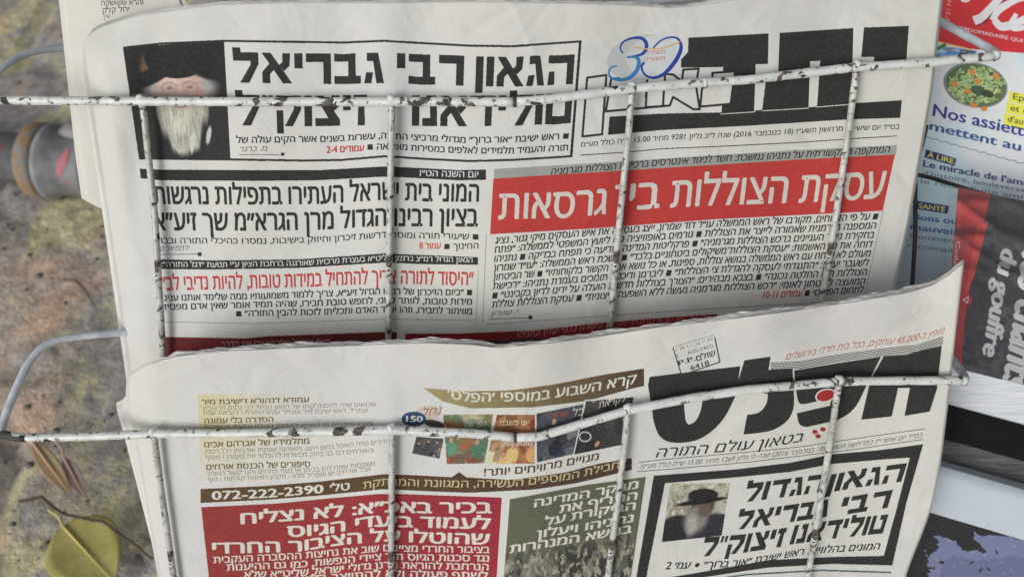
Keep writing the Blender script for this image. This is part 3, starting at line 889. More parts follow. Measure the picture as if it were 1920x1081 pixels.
LA = smooth_edge([(-60, 146), (60, 152), (100, 156), (200, 172), (390, 200), (690, 243), (900, 272)])
RA = smooth_edge([(-60, 1772), (0, 1765), (170, 1746), (290, 1725), (430, 1700), (570, 1668), (760, 1625)])
TA = smooth_edge([(140, 92), (160, 70), (185, 50), (250, 30), (400, 9), (560, 4), (700, 5), (860, 3), (1060, 6), (1180, 9), (1260, 16), (1330, 8), (1450, -10), (1900, -25)], 8)
na = empty('newspaper', P(960, 740, .50), 'upper newspaper in the rack with black nameplate and a red banner headline', 'newspaper', 'newspapers in the white wire rack')
w, f, uv = sheet_grid(depA, LA, RA, TA, lambda x: 745 + 0 * x, 330, 150, uvf=A.uv)
solid(mesh_obj('front_page', w, f, mA, na, uv), .0003)
rs = np.random.RandomState(5)
for i in range(6):
    j = rs.rand(4)
    dx = -2 - i * 2.4 * j[0]; dt = -1.5 - 1.6 * i * j[1] 
    ph = j[2] * 6
    w, f, _ = sheet_grid(depA, lambda y: LA(y) + dx, lambda y: RA(y) + 1.2 * i * j[3],
                         lambda x: TA(x) + dt + 2.0 * np.sin(x / 60 + ph) + 1.1 * np.sin(x / 17 + ph) + .9 * np.sin(x / 5.3 + ph * 3), lambda x: 750 + 0 * x, 260, 30, ddep=.0010 * (i + 1))
    o = solid(mesh_obj('sheet', w, f, mN2, na), .0003)

LB = smooth_edge([(600, 246), (700, 243), (745, 238), (820, 254), (1081, 300), (1250, 328)])
RB = smooth_edge([(480, 1808), (520, 1803), (660, 1787), (757, 1777), (870, 1763), (960, 1744), (1075, 1698), (1250, 1660)])
TB = smooth_edge([(230, 722), (245, 700), (275, 684), (330, 668), (420, 658), (560, 652), (700, 646), (800, 643), (880, 646), (930, 652), (985, 648), (1050, 641), (1130, 630), (1240, 613), (1340, 602), (1480, 584), (1600, 566), (1700, 549), (1750, 535), (1785, 512), (1808, 492)], 7)
nb = empty('newspaper', P(960, 1200, .50), 'lower newspaper in the rack with dark red and green boxes and a square postage mark', 'newspaper', 'newspapers in the white wire rack')
w, f, uv = sheet_grid(depB, LB, RB, TB, lambda x: 1240 + 0 * x, 330, 150, uvf=B.uv)
solid(mesh_obj('front_page', w, f, mB, nb, uv), .0003)
for i in range(7):
    j = rs.rand(4); ph = j[2] * 6
    dt = -1.2 - 1.7 * (i + 1) * j[1]
    dx = -3 * j[0] * i if i < 3 else -(30 - 2 * i) - 4 * j[0]
    def LBi(y, dx=dx): return LB(y) + dx * np.clip((1040 - y) / 300 + .1, .15, 1)
    def TBi(x, dt=dt, ph=ph, i=i): return TB(x) + dt + 2.0 * np.sin(x / 45 + ph) + 1.4 * np.sin(x / 13 + ph) + .9 * np.sin(x / 4.9 + ph * 3) + (42 if i >= 3 else 0) * np.clip((330 - x) / 100, 0, 1)
    w, f, _ = sheet_grid(depB, LBi, lambda y: RB(y) + 1.2 * j[3], TBi, lambda x: 1242 + 0 * x, 260, 30, ddep=.0011 * (i + 1))
    solid(mesh_obj('sheet', w, f, mN2, nb), .0003)

# newspaper behind the upper one
depC = lambda x, y: dwA(x, y) + .026 + .0015 * np.sin(np.asarray(x, float) / 40) 
Cc = Sheet(depC, (90, -200, 700, 420), math.radians(20), 2.0, lambda x, y: .1 + 0 * x)
Cc.text('והרא ששושקה', [(190, 11), (269, 9)], 9, ink(80), .006)
Cc.text('יחל קלק', [(193, 25), (243, 22)], 9, ink(80), .006)
Cc.text('אין', [(194, 36), (206, 35)], 8, ink(90), 0)
for k in range(6):
    Cc.text('דברים שנאמרו בבית המדרש', [(186 - k, -6 - 14 * k), (330, -8 - 14 * k)], 8, ink(80), 0)
imgC = Cc.to_image('rear_page_print')
mC = paper_mat('newsprint_rear', (.63, .63, .59), (.66, .655, .60), imgC, wr=.25)
LC = smooth_edge([(-200, 92), (0, 113), (120, 126), (290, 144), (400, 160)])
BC = smooth_edge([(80, 350), (150, 368), (193, 396), (240, 404), (900, 404)])
nc = empty('newspaper', P(500, 400, .50), 'mostly hidden newspaper standing behind the upper one, showing its blank left margin', 'newspaper', 'newspapers in the white wire rack')
w, f, uv = sheet_grid(depC, LC, lambda y: 1690 + 0 * y, lambda x: -190 + 0 * x + np.clip((x - 275) / 60, 0, 1) * 200, BC, 120, 50, uvf=Cc.uv)
solid(mesh_obj('front_page', w, f, mC, nc, uv), .0003)
for i in range(3):
    w, f, uv = sheet_grid(depC, lambda y: LC(y) - 1.5 * i, lambda y: 1690 + 0 * y, lambda x: -192 + 0 * x + np.clip((x - 275) / 60, 0, 1) * 201, BC, 60, 30, ddep=.0012 * (i + 1))
    solid(mesh_obj('sheet', w, f, mN2, nc), .0003)
# ================================================================== WHITE WIRE RACK
def painted(name, thr, p1, p2, fleck_lo):
    M = Mat(name, .42, .5)
    chip = M.noise(150, 6, .62, .6)
    big = M.noise(34, 3, .5)
    add = M.n('ShaderNodeMath', operation='MULTIPLY_ADD')
    M.l(big, add.inputs[0]); add.inputs[1].default_value = .6; M.l(chip, add.inputs[2])
    mask = M.ramp(add.outputs[0], [(thr, 0), (thr + .025, 1)])
    fleck = M.ramp(M.noise(420, 4, .6), [(fleck_lo, 0), (fleck_lo + .04, .8)])
    paint = M.mix(M.ramp(M.noise(110, 5, .65), [(.35, 0), (.7, 1)]), p1, p2)
    rust = M.mix(M.ramp(M.noise(300, 3, .6), [(.4, 0), (.6, 1)]), (.022, .022, .022), (.12, .10, .08))
    c = M.mix(mask, paint, rust)
    c = M.mix(fleck, c, (.12, .11, .10))
    M.color(c)
    M.l(M.ramp(mask, [(0, .38), (1, .8)]), M.b.inputs['Roughness'])
    inv = M.ramp(mask, [(0, 1), (1, 0)])
    b1 = M.bump(inv, .5, .0004)
    M.bump(M.noise(260, 4, .6), .35, .0005, b1)
    return M.m
mWire = painted('chipped_white_paint', .885, (.70, .735, .72), (.50, .53, .51), .62)
mUp = painted('worn_white_paint', .865, (.56, .575, .55), (.30, .305, .29), .58)
Md = Mat('dark_primer', .6, .3); Md.color(Md.mix(Md.noise(200, 3), (.03, .03, .032), (.09, .085, .08))); mDark = Md.m
Mg = Mat('dull_grey_white_paint', .45, .5)
Mg.color(Mg.mix(Mg.ramp(Mg.noise(140, 4, .6), [(.4, 0), (.7, 1)]), (.56, .60, .66), (.38, .41, .45))); Mg.bump(Mg.noise(300, 3), .25, .0004)
mGrey = Mg.m

rack = empty('newspaper_rack', P(960, 1240, .52), 'white painted wire newspaper rack with chipped rods, holding the newspapers', 'rack')
RB_, RV = .00222, .00168

def rod(name, pts, r, mat=mWire, step=.004, wob=.00012, chaikin=0, parent=rack, seg=14, label=None):
    pts = resample(pts, step)
    rr = []
    for p in pts:
        rr.append(r * (1 + .07 * mnoise.noise(p * 160) + .04 * mnoise.noise(p * 420)))
    pts = [p + mnoise.noise_vector(p * 30) * wob for p in pts]
    for _ in range(chaikin):
        q = [pts[0]] + [(a + b * 2 + c_) / 4 for a, b, c_ in zip(pts[:-2], pts[1:-1], pts[2:])] + [pts[-1]]
        pts = q
    v, f = tube_data(pts, rr, seg)
    o = mesh_obj(name, v, f, mat, parent)
    if label: o['label'] = label
    return o

def line(dep, pts, off=-.0022):
    return [P(x, y, float(dep(x, y)) + off) for x, y in pts]

def blob(name, c, r, parent=rack, mat=mWire, sq=(1, 1, 1)):
    vs, fs = [], []
    nu, nv = 12, 8
    for j in range(nv + 1):
        th = math.pi * j / nv
        for i in range(nu):
            ph = 2 * math.pi * i / nu
            d = Vector((math.sin(th) * math.cos(ph) * sq[0], math.sin(th) * math.sin(ph) * sq[1], math.cos(th) * sq[2]))
            vs.append(tuple(c + d * r * (1 + .25 * mnoise.noise(d * 1.7 + c * 90))))
    for j in range(nv):
        for i in range(nu):
            fs.append((j * nu + i, (j + 1) * nu + i, (j + 1) * nu + (i + 1) % nu, j * nu + (i + 1) % nu))
    return mesh_obj(name, vs, fs, mat, parent)

def ring(name, c, axis, r, w, mat):
    axis = axis.normalized()
    v, f = tube_data([c - axis * w / 2, c - axis * w / 4, c + axis * w / 4, c + axis * w / 2], [r * .96, r, r, r * .96], 16)
    return mesh_obj(name, v, f, mat, fb_)

# upper basket
U1 = [(-45, 187), (0, 188), (265, 190), (500, 191), (735, 191), (965, 191)]
U2 = [(965, 191), (1030, 186), (1185, 166), (1320, 155), (1400, 150), (1607, 126), (1750, 117), (1868, 105)]
rod('front_bar', line(dwA, U1), RB_)
fb_ = rod('front_bar', line(dwA, U2), RB_)
for (x, y), (x2, y2) in (((965, 191), (985, 190)), ((1321, 156), (1341, 154))):
    c = P(x, y, float(dwA(x, y)) - .0022); c2 = P(x2, y2, float(dwA(x2, y2)) - .0022)
    ring('joint_collar', c, c2 - c, RB_ * 1.17, .0016, mDark if x < 1000 else mWire)
sideL = [(P(-45, 187, dwA(-45, 187) - .0022)), P(-62, 178, .447), P(-45, 165, .452), P(0, 133, .458), P(22, 112, .463), P(48, 99, .469), P(80, 93, .475), P(125, 90, .482), P(420, 84, .512)]
rod('side_bar', sideL, .00190, mGrey, chaikin=4, label='dull bluish rod curving back beside the paper')
rod('side_bar', [P(1868, 105, dwA(1868, 105) - .0022), P(1866, 97, .4405), P(1850, 88, .4425), P(1765, 42, .460), P(1650, -20, .49)], .0021, mGrey, chaikin=2, label='dull grey rod running back from the right corner')
blob('weld_bead', P(1866, 104, dwA(1868, 105) - .0022), .0026)
ups = [((265, 186), (270, 215), (290, 400), (305, 650), (310, 740)), ((735, 186), (731, 400), (728, 640), (727, 740)),
       ((1185, 163), (1178, 260), (1163, 400), (1143, 615), (1135, 740)), ((1607, 122), (1592, 240), (1565, 420), (1540, 570), (1510, 740))]
for u in ups:
    u_ = rod('upright', line(dwA, u, -.0002), RV, mUp)
    x, y = u[0]
    blob('weld_bead', P(x, y + 1, float(dwA(x, y)) - .0016), .0027, u_)
# lower basket
L1 = [(4, 812), (50, 820), (150, 818), (288, 812), (500, 810), (735, 808), (965, 822)]
L1 = [(4, 814), (52, 820), (150, 818), (288, 813), (500, 811), (735, 806), (880, 812), (966, 820)]
L2 = [(966, 820), (1010, 818), (1080, 797), (1180, 768), (1300, 745), (1400, 730), (1575, 715), (1700, 713), (1808, 713)]
rod('front_bar', line(dwB, L1), RB_)
fb_ = rod('front_bar', line(dwB, L2), RB_)
c = P(966, 820, float(dwB(966, 820)) - .0022); ring('joint_collar', c, P(986, 819, float(dwB(986, 819)) - .0022) - c, RB_ * 1.12, .0014, mDark)
e0 = P(52, 820, float(dwB(52, 820)) - .0022)
rod('bar_sleeve', [P(2, 814, float(dwB(2, 812)) - .0022), P(28, 818, float(dwB(28, 818)) - .0022), P(50, 820.5, float(dwB(50, 820)) - .0022)], RB_ * 1.08, mDark, label='bare dark end of the lower bar')
rod('side_bar', [P(0, 816, dwB(0, 815) - .0022), P(-2, 806, .4585), P(6, 790, .460), P(22, 745, .463), P(40, 705, .467), P(66, 655, .473), P(84, 641, .476), P(120, 633, .481), P(235, 622, .492), P(420, 612, .512)], .0021, mGrey, chaikin=4, label='dull bluish rod curving back above the lower paper')
rod('side_bar', [P(1808, 713, dwB(1808, 713) - .0022), P(1812, 707, .4535), P(1800, 692, .458), P(1770, 655, .475), P(1700, 600, .50)], .0021, mGrey, chaikin=2)
blob('weld_bead', P(1807, 713, dwB(1808, 713) - .0022), .0025)
lows = [((288, 808), (300, 900), (326, 1081), (345, 1230)), ((735, 801), (734, 940), (733, 1081), (732, 1230)),
        ((1178, 764), (1168, 860), (1140, 1081), (1120, 1230)), ((1574, 711), (1553, 850), (1515, 1081), (1490, 1230))]
for u in lows:
    u_ = rod('upright', line(dwB, u, -.0002), RV, mUp)
    x, y = u[0]
    blob('weld_bead', P(x, y + 2, float(dwB(x, y)) - .0016), .0027, u_)
# back of the rack, behind the papers
for x in (420, 1560):
    rod('back_post', [P(x, -420, .50), P(x, 600, .528), P(x, 1290, .56)], .003, mGrey, step=.03)
rod('back_bar', [P(420, 84, .5125), P(1560, -30, .5125)], .002, mGrey, step=.03)
rod('back_bar', [P(420, 612, .5165), P(1700, 600, .5165)], .002, mGrey, step=.03)
rod('back_bar', [P(345, 1232, .50), P(1490, 1232, .50)], .002, mGrey, step=.03)

# ================================================================== MAGAZINES AND BOOKS ON THE RIGHT
def quad_depth(pts):
    """depth over the picture from a tilted plane through three (x, y, d)"""
    A_ = np.array([[x, y, 1] for x, y, _ in pts], float); d = np.array([1 / p[2] for p in pts])
    k = np.linalg.solve(A_, d)
    return lambda x, y: 1 / (k[0] * np.asarray(x, float) + k[1] * np.asarray(y, float) + k[2])

def patch(S, depth, quad, nx, ny, ddep=0, wavef=None):
    q = np.array(quad, float)
    U, V = np.meshgrid(np.linspace(0, 1, nx), np.linspace(0, 1, ny))
    pp = ((1 - U) * (1 - V))[..., None] * q[0] + (U * (1 - V))[..., None] * q[1] + (U * V)[..., None] * q[2] + ((1 - U) * V)[..., None] * q[3]
    d = depth(pp[..., 0], pp[..., 1]) + ddep
    if wavef is not None: d = d + wavef(U, V)
    w = to_world(loc3(pp[..., 0], pp[..., 1], d)).reshape(-1, 3)
    f = [(j * nx + i, (j + 1) * nx + i, (j + 1) * nx + i + 1, j * nx + i + 1) for j in range(ny - 1) for i in range(nx - 1)]
    return w, f, (S.uv(pp[..., 0], pp[..., 1]).reshape(-1, 2) if S else None)

def block(depth, quad, d0, d1):
    """slab between depths d0 and d1 behind the surface, with the outline quad"""
    vs = []
    for dd in (d0, d1):
        for x, y in quad:
            # keep the outline's real size on both faces
            a = Vector(to_world(loc3(x, y, float(depth(x, y)))).tolist())
            n = NRM(depth, quad)
            vs.append(tuple(a + n * dd))
    n = len(quad)
    fs = [tuple(range(n)), tuple(range(2 * n - 1, n - 1, -1))]
    for i in range(n):
        j = (i + 1) % n
        fs.append((i, i + n, j + n, j))
    return vs, fs

def NRM(depth, quad):
    p = [Vector(to_world(loc3(x, y, float(depth(x, y)))).tolist()) for x, y in quad[:3]]
    n = (p[1] - p[0]).cross(p[2] - p[0]).normalized()
    v = p[0] - Vector((0, 0, CAM_H))
    return n if n.dot(v) > 0 else -n

mPages = Mat('page_edges', .85, .2)
wv = mPages.n('ShaderNodeTexNoise'); mp = mPages.n('ShaderNodeMapping')
mp.inputs['Rotation'].default_value = (0, 0, 0)
mp.inputs['Scale'].default_value = (6, 900, 900)
mPages.l(mPages.tc.outputs['Object'], mp.inputs['Vector']); mPages.l(mp.outputs[0], wv.inputs['Vector']); wv.inputs['Scale'].default_value = 1
mPages.color(mPages.mix(mPages.ramp(wv.outputs['Fac'], [(.35, 0), (.65, 1)]), (.52, .56, .60), (.68, .71, .76)))
mPagesDk = Mat('dark_page_edges', .8, .2)
wv = mPagesDk.n('ShaderNodeTexNoise'); mp = mPagesDk.n('ShaderNodeMapping')
mp.inputs['Scale'].default_value = (6, 900, 900)
mPagesDk.l(mPagesDk.tc.outputs['Object'], mp.inputs['Vector']); mPagesDk.l(mp.outputs[0], wv.inputs['Vector']); wv.inputs['Scale'].default_value = 1
mPagesDk.color(mPagesDk.mix(mPagesDk.ramp(wv.outputs['Fac'], [(.35, 0), (.65, 1)]), (.05, .05, .052), (.13, .13, .13)))

# --- glossy weekly with red masthead, reflected blue sky put into its cover colour
dep1 = quad_depth([(1700, 0, .515), (1920, 0, .520), (1700, 560, .535)])
quad1 = [(1640, -170), (2260, -60), (2200, 760), (1560, 620)]
S1 = Sheet(dep1, (1550, -180, 2270, 770), math.radians(12), 2.2)
S1.poly([(1500, -200), (2300, -200), (2300, 900), (1500, 900)], ink(196, 204, 226))  # pale blue of the sky's reflection, laid in as cover colour
def bgpat(U, V):  # uneven blues of the same sky reflection, painted on the cover
    p = Pic(U, V, (198, 202, 228))
    p.put((fb(U, V, 4, 500) - .42) / .25, (176, 200, 220)); p.put(np.clip((V - .35) * 3, 0, 1) * .3, (150, 176, 214))
    return p.out()
S1.image([(1640, 60), (2260, 120), (2200, 760), (1560, 620)], bgpat)
S1.poly([(1630, -180), (2300, -80), (2300, 150), (1920, 100), (1820, 92), (1760, 78), (1700, 66)], ink(184, 42, 46))
S1.stroke([(1700, 66), (1760, 80), (1825, 95)], 2.5, ink(214, 176, 90))
S1.image([(1735, 82), (1832, 96), (1822, 112), (1735, 112)], thumb(540, [(150, 186, 214), (96, 140, 190), (70, 110, 160)]))
S1.stroke([(1758, 92), (1772, 84)], 6, ink(60, 110, 50))
# masthead script letters
LV = ink(214, 218, 238)
S1.curve([(1833, 42), (1850, 30), (1898, -22), (1925, -50)], [15, 15, 12, 10], ink(120, 30, 36))
S1.curve([(1830, 38), (1846, 28), (1895, -25), (1925, -50)], [17, 15, 12, 10], LV)
S1.curve([(1862, 36), (1872, 20), (1890, 8), (1915, -2), (1960, -8)], [12, 14, 10, 8], LV)
S1.curve([(1866, 40), (1878, 50), (1900, 46), (1925, 34), (1960, 10)], [12, 16, 14, 12], LV)
S1.curve([(1905, 28), (1896, 44), (1903, 54), (1930, 50)], [8, 10, 10, 10], LV)
S1.ell((1810, 0), 9, 5, LV)
dirT = np.array([.978, .208])
def mt(txt, x, y, L, h, col, w=.01, slope=.20, sheet=S1, slant=.0, latin=True):
    b = [(x, y), (x + L, y + L * slope)]
    sheet.text(txt, b, h, col, w, latin=latin, up=(slope * .6 + slant, -1))
mt("L'HEBDOMADAIRE QUI PORTE BIEN", 1782, 53, 210, 6.5, ink(222, 190, 200), .008, .20)
S1.text('N°21 NOVEMBRE', [(1780, 45), (1784, 0), (1790, -60)], 8, ink(222, 160, 160), 0, latin=True, up=(-1, -.1))
# bowl of green pasta
S1.ell((1828, 160), 72, 52, ink(196, 202, 224), .2); S1.ell((1828, 158), 70, 49, ink(206, 210, 228), .2); S1.ell((1829, 160), 61, 42, ink(120, 126, 128), .2)
def pasta(U, V):
    p = Pic(U, V, (82, 104, 70))
    return p.out()
rp = np.random.RandomState(3)
S1.ell((1830, 160), 57, 39, ink(82, 100, 62), .2)
for i in range(330):
    a, r = rp.rand() * 6.28, math.sqrt(rp.rand())
    cx, cy = 1830 + 50 * r * math.cos(a), 160 + 33 * r * math.sin(a)
    t0 = rp.rand() * 6.28; R = 5 + 10 * rp.rand(); g = rp.rand()
    pts = [(cx + R * math.cos(t0 + t) * .5, cy + R * math.sin(t0 + t) * .4) for t in np.linspace(0, 2.6, 7)]
    S1.stroke(pts, 2.2, ink(112 + 70 * g, 142 + 52 * g, 80 + 60 * g) if g > .16 else ink(52, 72, 50))
for cx, cy in ((1823, 136), (1833, 153), (1868, 143), (1815, 172), (1826, 198), (1845, 204), (1789, 158)):
    S1.ell((cx, cy), 6 + 2 * rp.rand(), 4.5, ink(196, 124, 56), rp.rand())
S1.ell((1834, 170), 14, 9, ink(60, 84, 58), .3); S1.ell((1852, 176), 12, 7, ink(50, 62, 44), .3)
NV = ink(36, 40, 116)
mt('Nos assiettes se', 1748, 217, 246, 22, NV, .012, .225)
mt('mettent au vert', 1742, 243, 250, 16.5, ink(38, 70, 122), .014, .235)
for yy, tx, x in ((186, 'Epinards', 1899), (207, 'et choux', 1894), (228, "d'automne", 1889)):
    S1.poly([(x - 6, yy - 15), (x + 90, yy + 4), (x + 88, yy + 24), (x - 8, yy + 5)], ink(226, 220, 70))
    mt(tx, x, yy, 78, 11, ink(70, 70, 40), .008, .2)
S1.stroke([(1738 + i * 9, 257 + i * 2.45 + (2 if i % 2 else -1)) for i in range(26)], 1.3, ink(90, 100, 130))
S1.poly([(1736, 280), (1793, 297), (1790, 311), (1733, 295)], ink(30, 30, 96)); mt('À LIRE', 1738, 294, 50, 9.5, ink(222, 218, 80), .014, .27)
mt("Le miracle de l'amour", 1730, 312, 226, 12, ink(44, 44, 100), .016, .19)
mt("d'histoire, bouleversant", 1730, 328, 210, 8.5, ink(70, 76, 100), .0, .17)
mt('le récit d’une amitié', 1726, 343, 220, 8.5, ink(84, 90, 112), .0, .16)
S1.poly([(1716, 376), (1780, 386), (1776, 401), (1713, 391)], ink(36, 42, 110)); mt('SANTÉ', 1722, 390, 50, 9.5, ink(222, 216, 80), .014, .16)
mt('Bons ou', 1712, 411, 82, 11.5, ink(52, 86, 146), .014, .12); mt('mauvais', 1706, 430, 92, 11.5, ink(52, 86, 146), .014, .12)
mt('Comment', 1705, 446, 92, 9.5, ink(84, 92, 120), 0, .12); mt('reconnaître', 1702, 464, 106, 9.5, ink(84, 92, 120), 0, .12)
img1 = S1.to_image('weekly_cover_print')
MAGB = (.66, .66, .68)
m1 = paper_mat('glossy_cover', (.90, .90, .92), (.92, .92, .95), img1, rough=.4, spec=.5, wr=.12, coat=.25)
g1 = empty('magazine', P(1900, 740, .55), 'glossy pale blue magazine with red masthead and a bowl of green pasta on its cover', 'magazine')
w, f, uv = patch(S1, dep1, quad1, 40, 40, 0, lambda U, V: .002 * np.sin(U * 5) * V)
solid(mesh_obj('cover', w, f, m1, g1, uv), .0003)
v, f = block(dep1, quad1, .0025, .0045); mesh_obj('page_block', v, f, mPages.m, g1, smooth=False)

# --- wrapped black book with a red spine strip, turned on its side
dep2 = quad_depth([(1790, 380, .486), (1930, 400, .488), (1800, 700, .478)])
quad2 = [(1797, 352), (2190, 430), (2230, 800), (1770, 684)]
S2 = Sheet(dep2, (1750, 330, 2240, 820), math.radians(0), 2.2)
def noir(U, V):
    p = Pic(U, V, (46, 44, 50))
    p.put((fb(U, V, 9, 600) - .5) / .1, (70, 68, 74)); p.put((fb(U, V, 22, 610) - .58) / .08, (30, 28, 36)); p.put((fb(U, V, 5, 620) - .6) / .1, (32, 32, 50))
    p.put(np.clip((.16 - V) * 8, 0, 1) * .75, (40, 40, 40))
    return p.out()
S2.image([(1797, 352), (2190, 430), (2230, 800), (1770, 684)], noir)
S2.poly([(1760, 330), (1862, 340), (1846, 416), (1818, 540), (1808, 610), (1802, 700), (1750, 700)], ink(172, 44, 48))
S2.poly([(1832, 424), (1852, 418), (1826, 520), (1808, 560)], ink(196, 66, 58))
S2.poly([(1790, 452), (1806, 420), (1812, 470), (1800, 500)], ink(150, 50, 56))
S2.text('Collection', [(1793, 452), (1789, 482), (1780, 540)], 8, ink(214, 190, 196), 0, latin=True, up=(1, .1), slant=0)
SW = ink(214, 218, 240)
S2.text('du gouffre', [(1880, 462), (1862, 545), (1842, 664)], 31, SW, .03, latin=True, up=(1, .42))
S2.text('les chants', [(1918, 470), (1901, 600), (1880, 722)], 54, SW, .03, latin=True, up=(1, .40))
S2.ell((1812, 562), 11, 11, ink(176, 40, 56)); S2.stroke([(1806, 561), (1816, 556), (1814, 568)], 2, SW, True)
img2 = S2.to_image('wrapped_book_print')
m2 = paper_mat('book_cover', (.92, .92, .94), (.95, .95, .97), img2, rough=.35, spec=.5, wr=.08, coat=.3)
g2 = empty('book', P(1900, 790, .50), 'black and red book in clear plastic wrap, its title running sideways', 'book')
w, f, uv = patch(S2, dep2, quad2, 30, 30)
solid(mesh_obj('cover', w, f, m2, g2, uv), .0003)
v, f = block(dep2, [(1830, 366), (2190, 436), (2226, 792), (1800, 684)], .001, .016); mesh_obj('page_block', v, f, mPages.m, g2, smooth=False)
Mp = bpy.data.materials.new('clear_plastic'); Mp.use_nodes = True
t = Mp.node_tree; t.nodes.clear()
o_ = t.nodes.new('ShaderNodeOutputMaterial'); tr = t.nodes.new('ShaderNodeBsdfTransparent'); gl = t.nodes.new('ShaderNodeBsdfGlossy')
gl.inputs['Roughness'].default_value = .12; fr = t.nodes.new('ShaderNodeFresnel'); fr.inputs['IOR'].default_value = 1.45
df = t.nodes.new('ShaderNodeBsdfDiffuse'); m0 = t.nodes.new('ShaderNodeMixShader'); m0.inputs[0].default_value = .05; t.links.new(tr.outputs[0], m0.inputs[1]); t.links.new(df.outputs[0], m0.inputs[2])
mx = t.nodes.new('ShaderNodeMixShader'); t.links.new(fr.outputs[0], mx.inputs[0]); t.links.new(m0.outputs[0], mx.inputs[1]); t.links.new(gl.outputs[0], mx.inputs[2]); t.links.new(mx.outputs[0], o_.inputs[0])
def crinkle(U, V):
    r = .0022 * np.abs(np.sin((U * 1.2 + V * 5.5) * 3.0)) ** 6 + .0016 * np.abs(np.sin((U * 2.2 - V * 4.1 + .7) * 4)) ** 8
    return -.0006 - r * gau(V, .22, .28)
w, f, _ = patch(None, dep2, [(1780, 346), (2195, 424), (2236, 806), (1764, 690)], 90, 90, 0, crinkle)
mesh_obj('plastic_wrap', w, f, Mp, g2)

# --- stacked books under it
def face_book(quad, dep, thick, name, label, cover_mat, parts):
    pass
dep3 = quad_depth([(1780, 670, .492), (1920, 720, .494), (1770, 790, .500)])
b3 = empty('magazine', P(1900, 800, .51), 'thick white magazine right below the wrapped black book', 'magazine')
q3 = [(1700, 640), (2240, 808), (2236, 880), (1700, 737)]
v, f = block(dep3, q3, 0, .012); mesh_obj('page_block', v, f, mPages.m, b3, smooth=False)
Mk = Mat('black_cover', .8, .12); Mk.color(Mk.mix(Mk.noise(60, 3), (.006, .006, .007), (.014, .014, .016))); mBlack = Mk.m
dep4 = quad_depth([(1780, 760, .497), (1920, 797, .499), (1770, 880, .512)])
b4 = empty('book', P(1900, 900, .52), 'thick book with black cover and dark grey page edges, below the white magazine', 'book')
q4 = [(1700, 738), (2240, 881), (2236, 950), (1700, 802)]
v, f = block(dep4, q4, -.001, .012); mesh_obj('cover', v, f, mBlack, b4, smooth=False)
q5 = [(1700, 802), (2236, 950), (2230, 1005), (1700, 853)]
v, f = block(dep4, q5, .001, .013); mesh_obj('page_block', v, f, mPagesDk.m, b4, smooth=False)
dep6 = quad_depth([(1760, 870, .500), (1920, 917, .502), (1740, 1060, .515)])
S6 = Sheet(dep6, (1600, 830, 2250, 1300), math.radians(0), 2.0)
S6.poly([(1500, 800), (2300, 800), (2300, 1400), (1500, 1400)], ink(186, 196, 206))
S6.poly([(1600, 920), (1744, 960), (1920, 1012), (2250, 1105), (2250, 1400), (1500, 1400)], ink(28, 28, 30))
rq = np.random.RandomState(9)
def rag(pts, amp, seed, n=7):
    r = np.random.RandomState(seed); out = []
    for a, b in zip(pts, pts[1:] + pts[:1]):
        for i in range(n):
            k = i / n
            out.append((a[0] * (1 - k) + b[0] * k + r.randn() * amp, a[1] * (1 - k) + b[1] * k + r.randn() * amp * .6))
    return out
LVd = ink(112, 116, 150)
S6.poly(rag([(1745, 1062), (1738, 1045), (1765, 1025), (1752, 1002), (1790, 1012), (1805, 1030), (1850, 1035), (1822, 998), (1870, 1004), (1930, 1012), (2240, 1110), (2240, 1380), (1700, 1380), (1740, 1080)], 2.6, 2), LVd)
S6.poly(rag([(1760, 1060), (1790, 1040), (1830, 1050), (1900, 1040), (2200, 1130), (2200, 1350), (1800, 1350)], 3.5, 5), ink(98, 102, 136))
for k in range(26):
    cx, cy = 1730 + rq.rand() * 190, 1005 + rq.rand() * 70
    S6.ell((cx, cy), 1.5 + 5 * rq.rand(), 1 + 2 * rq.rand(), [ink(28, 28, 30), LVd, ink(134, 136, 156)][k % 3], rq.rand() * 3, 9)
img6 = S6.to_image('lower_book_print')
m6 = paper_mat('illustrated_cover', MAGB, (.68, .68, .70), img6, rough=.38, spec=.5, wr=.06, coat=.2)
b6 = empty('book', P(1900, 1230, .53), 'lowest book at right, white cover above ragged black and lavender artwork', 'book')
q6 = [(1690, 852), (2236, 1007), (2200, 1290), (1640, 1200)]
w, f, uv = patch(S6, dep6, q6, 14, 14)
solid(mesh_obj('cover', w, f, m6, b6, uv), .0004)
v, f = block(dep6, q6, .0008, .016); mesh_obj('page_block', v, f, mPages.m, b6, smooth=False)

# --- black wire rack of the magazines
Mb = Mat('black_wire', .35, .5); Mb.color(Mb.mix(Mb.noise(150, 3), (.006, .006, .008), (.02, .02, .022))); mBW = Mb.m
r2 = empty('magazine_rack', P(1800, 1240, .55), 'thin black wire rack standing over the pale blue magazine', 'rack')
rod('cross_bar', [P(1718, 327, .5075), P(1745, 333, .5075), P(1925, 389, .509), P(2230, 480, .512)], .00125, mBW, parent=r2, wob=.00004)
rod('upright', [P(1716, 300, .5085), P(1716, 440, .512), P(1709, 560, .515), P(1700, 720, .52)], .00120, mBW, parent=r2, wob=.00004)
rod('upright', [P(1738, 235, .506), P(1729, 270, .507), P(1716, 318, .5085)], .0012, mBW, parent=r2, wob=.00004)

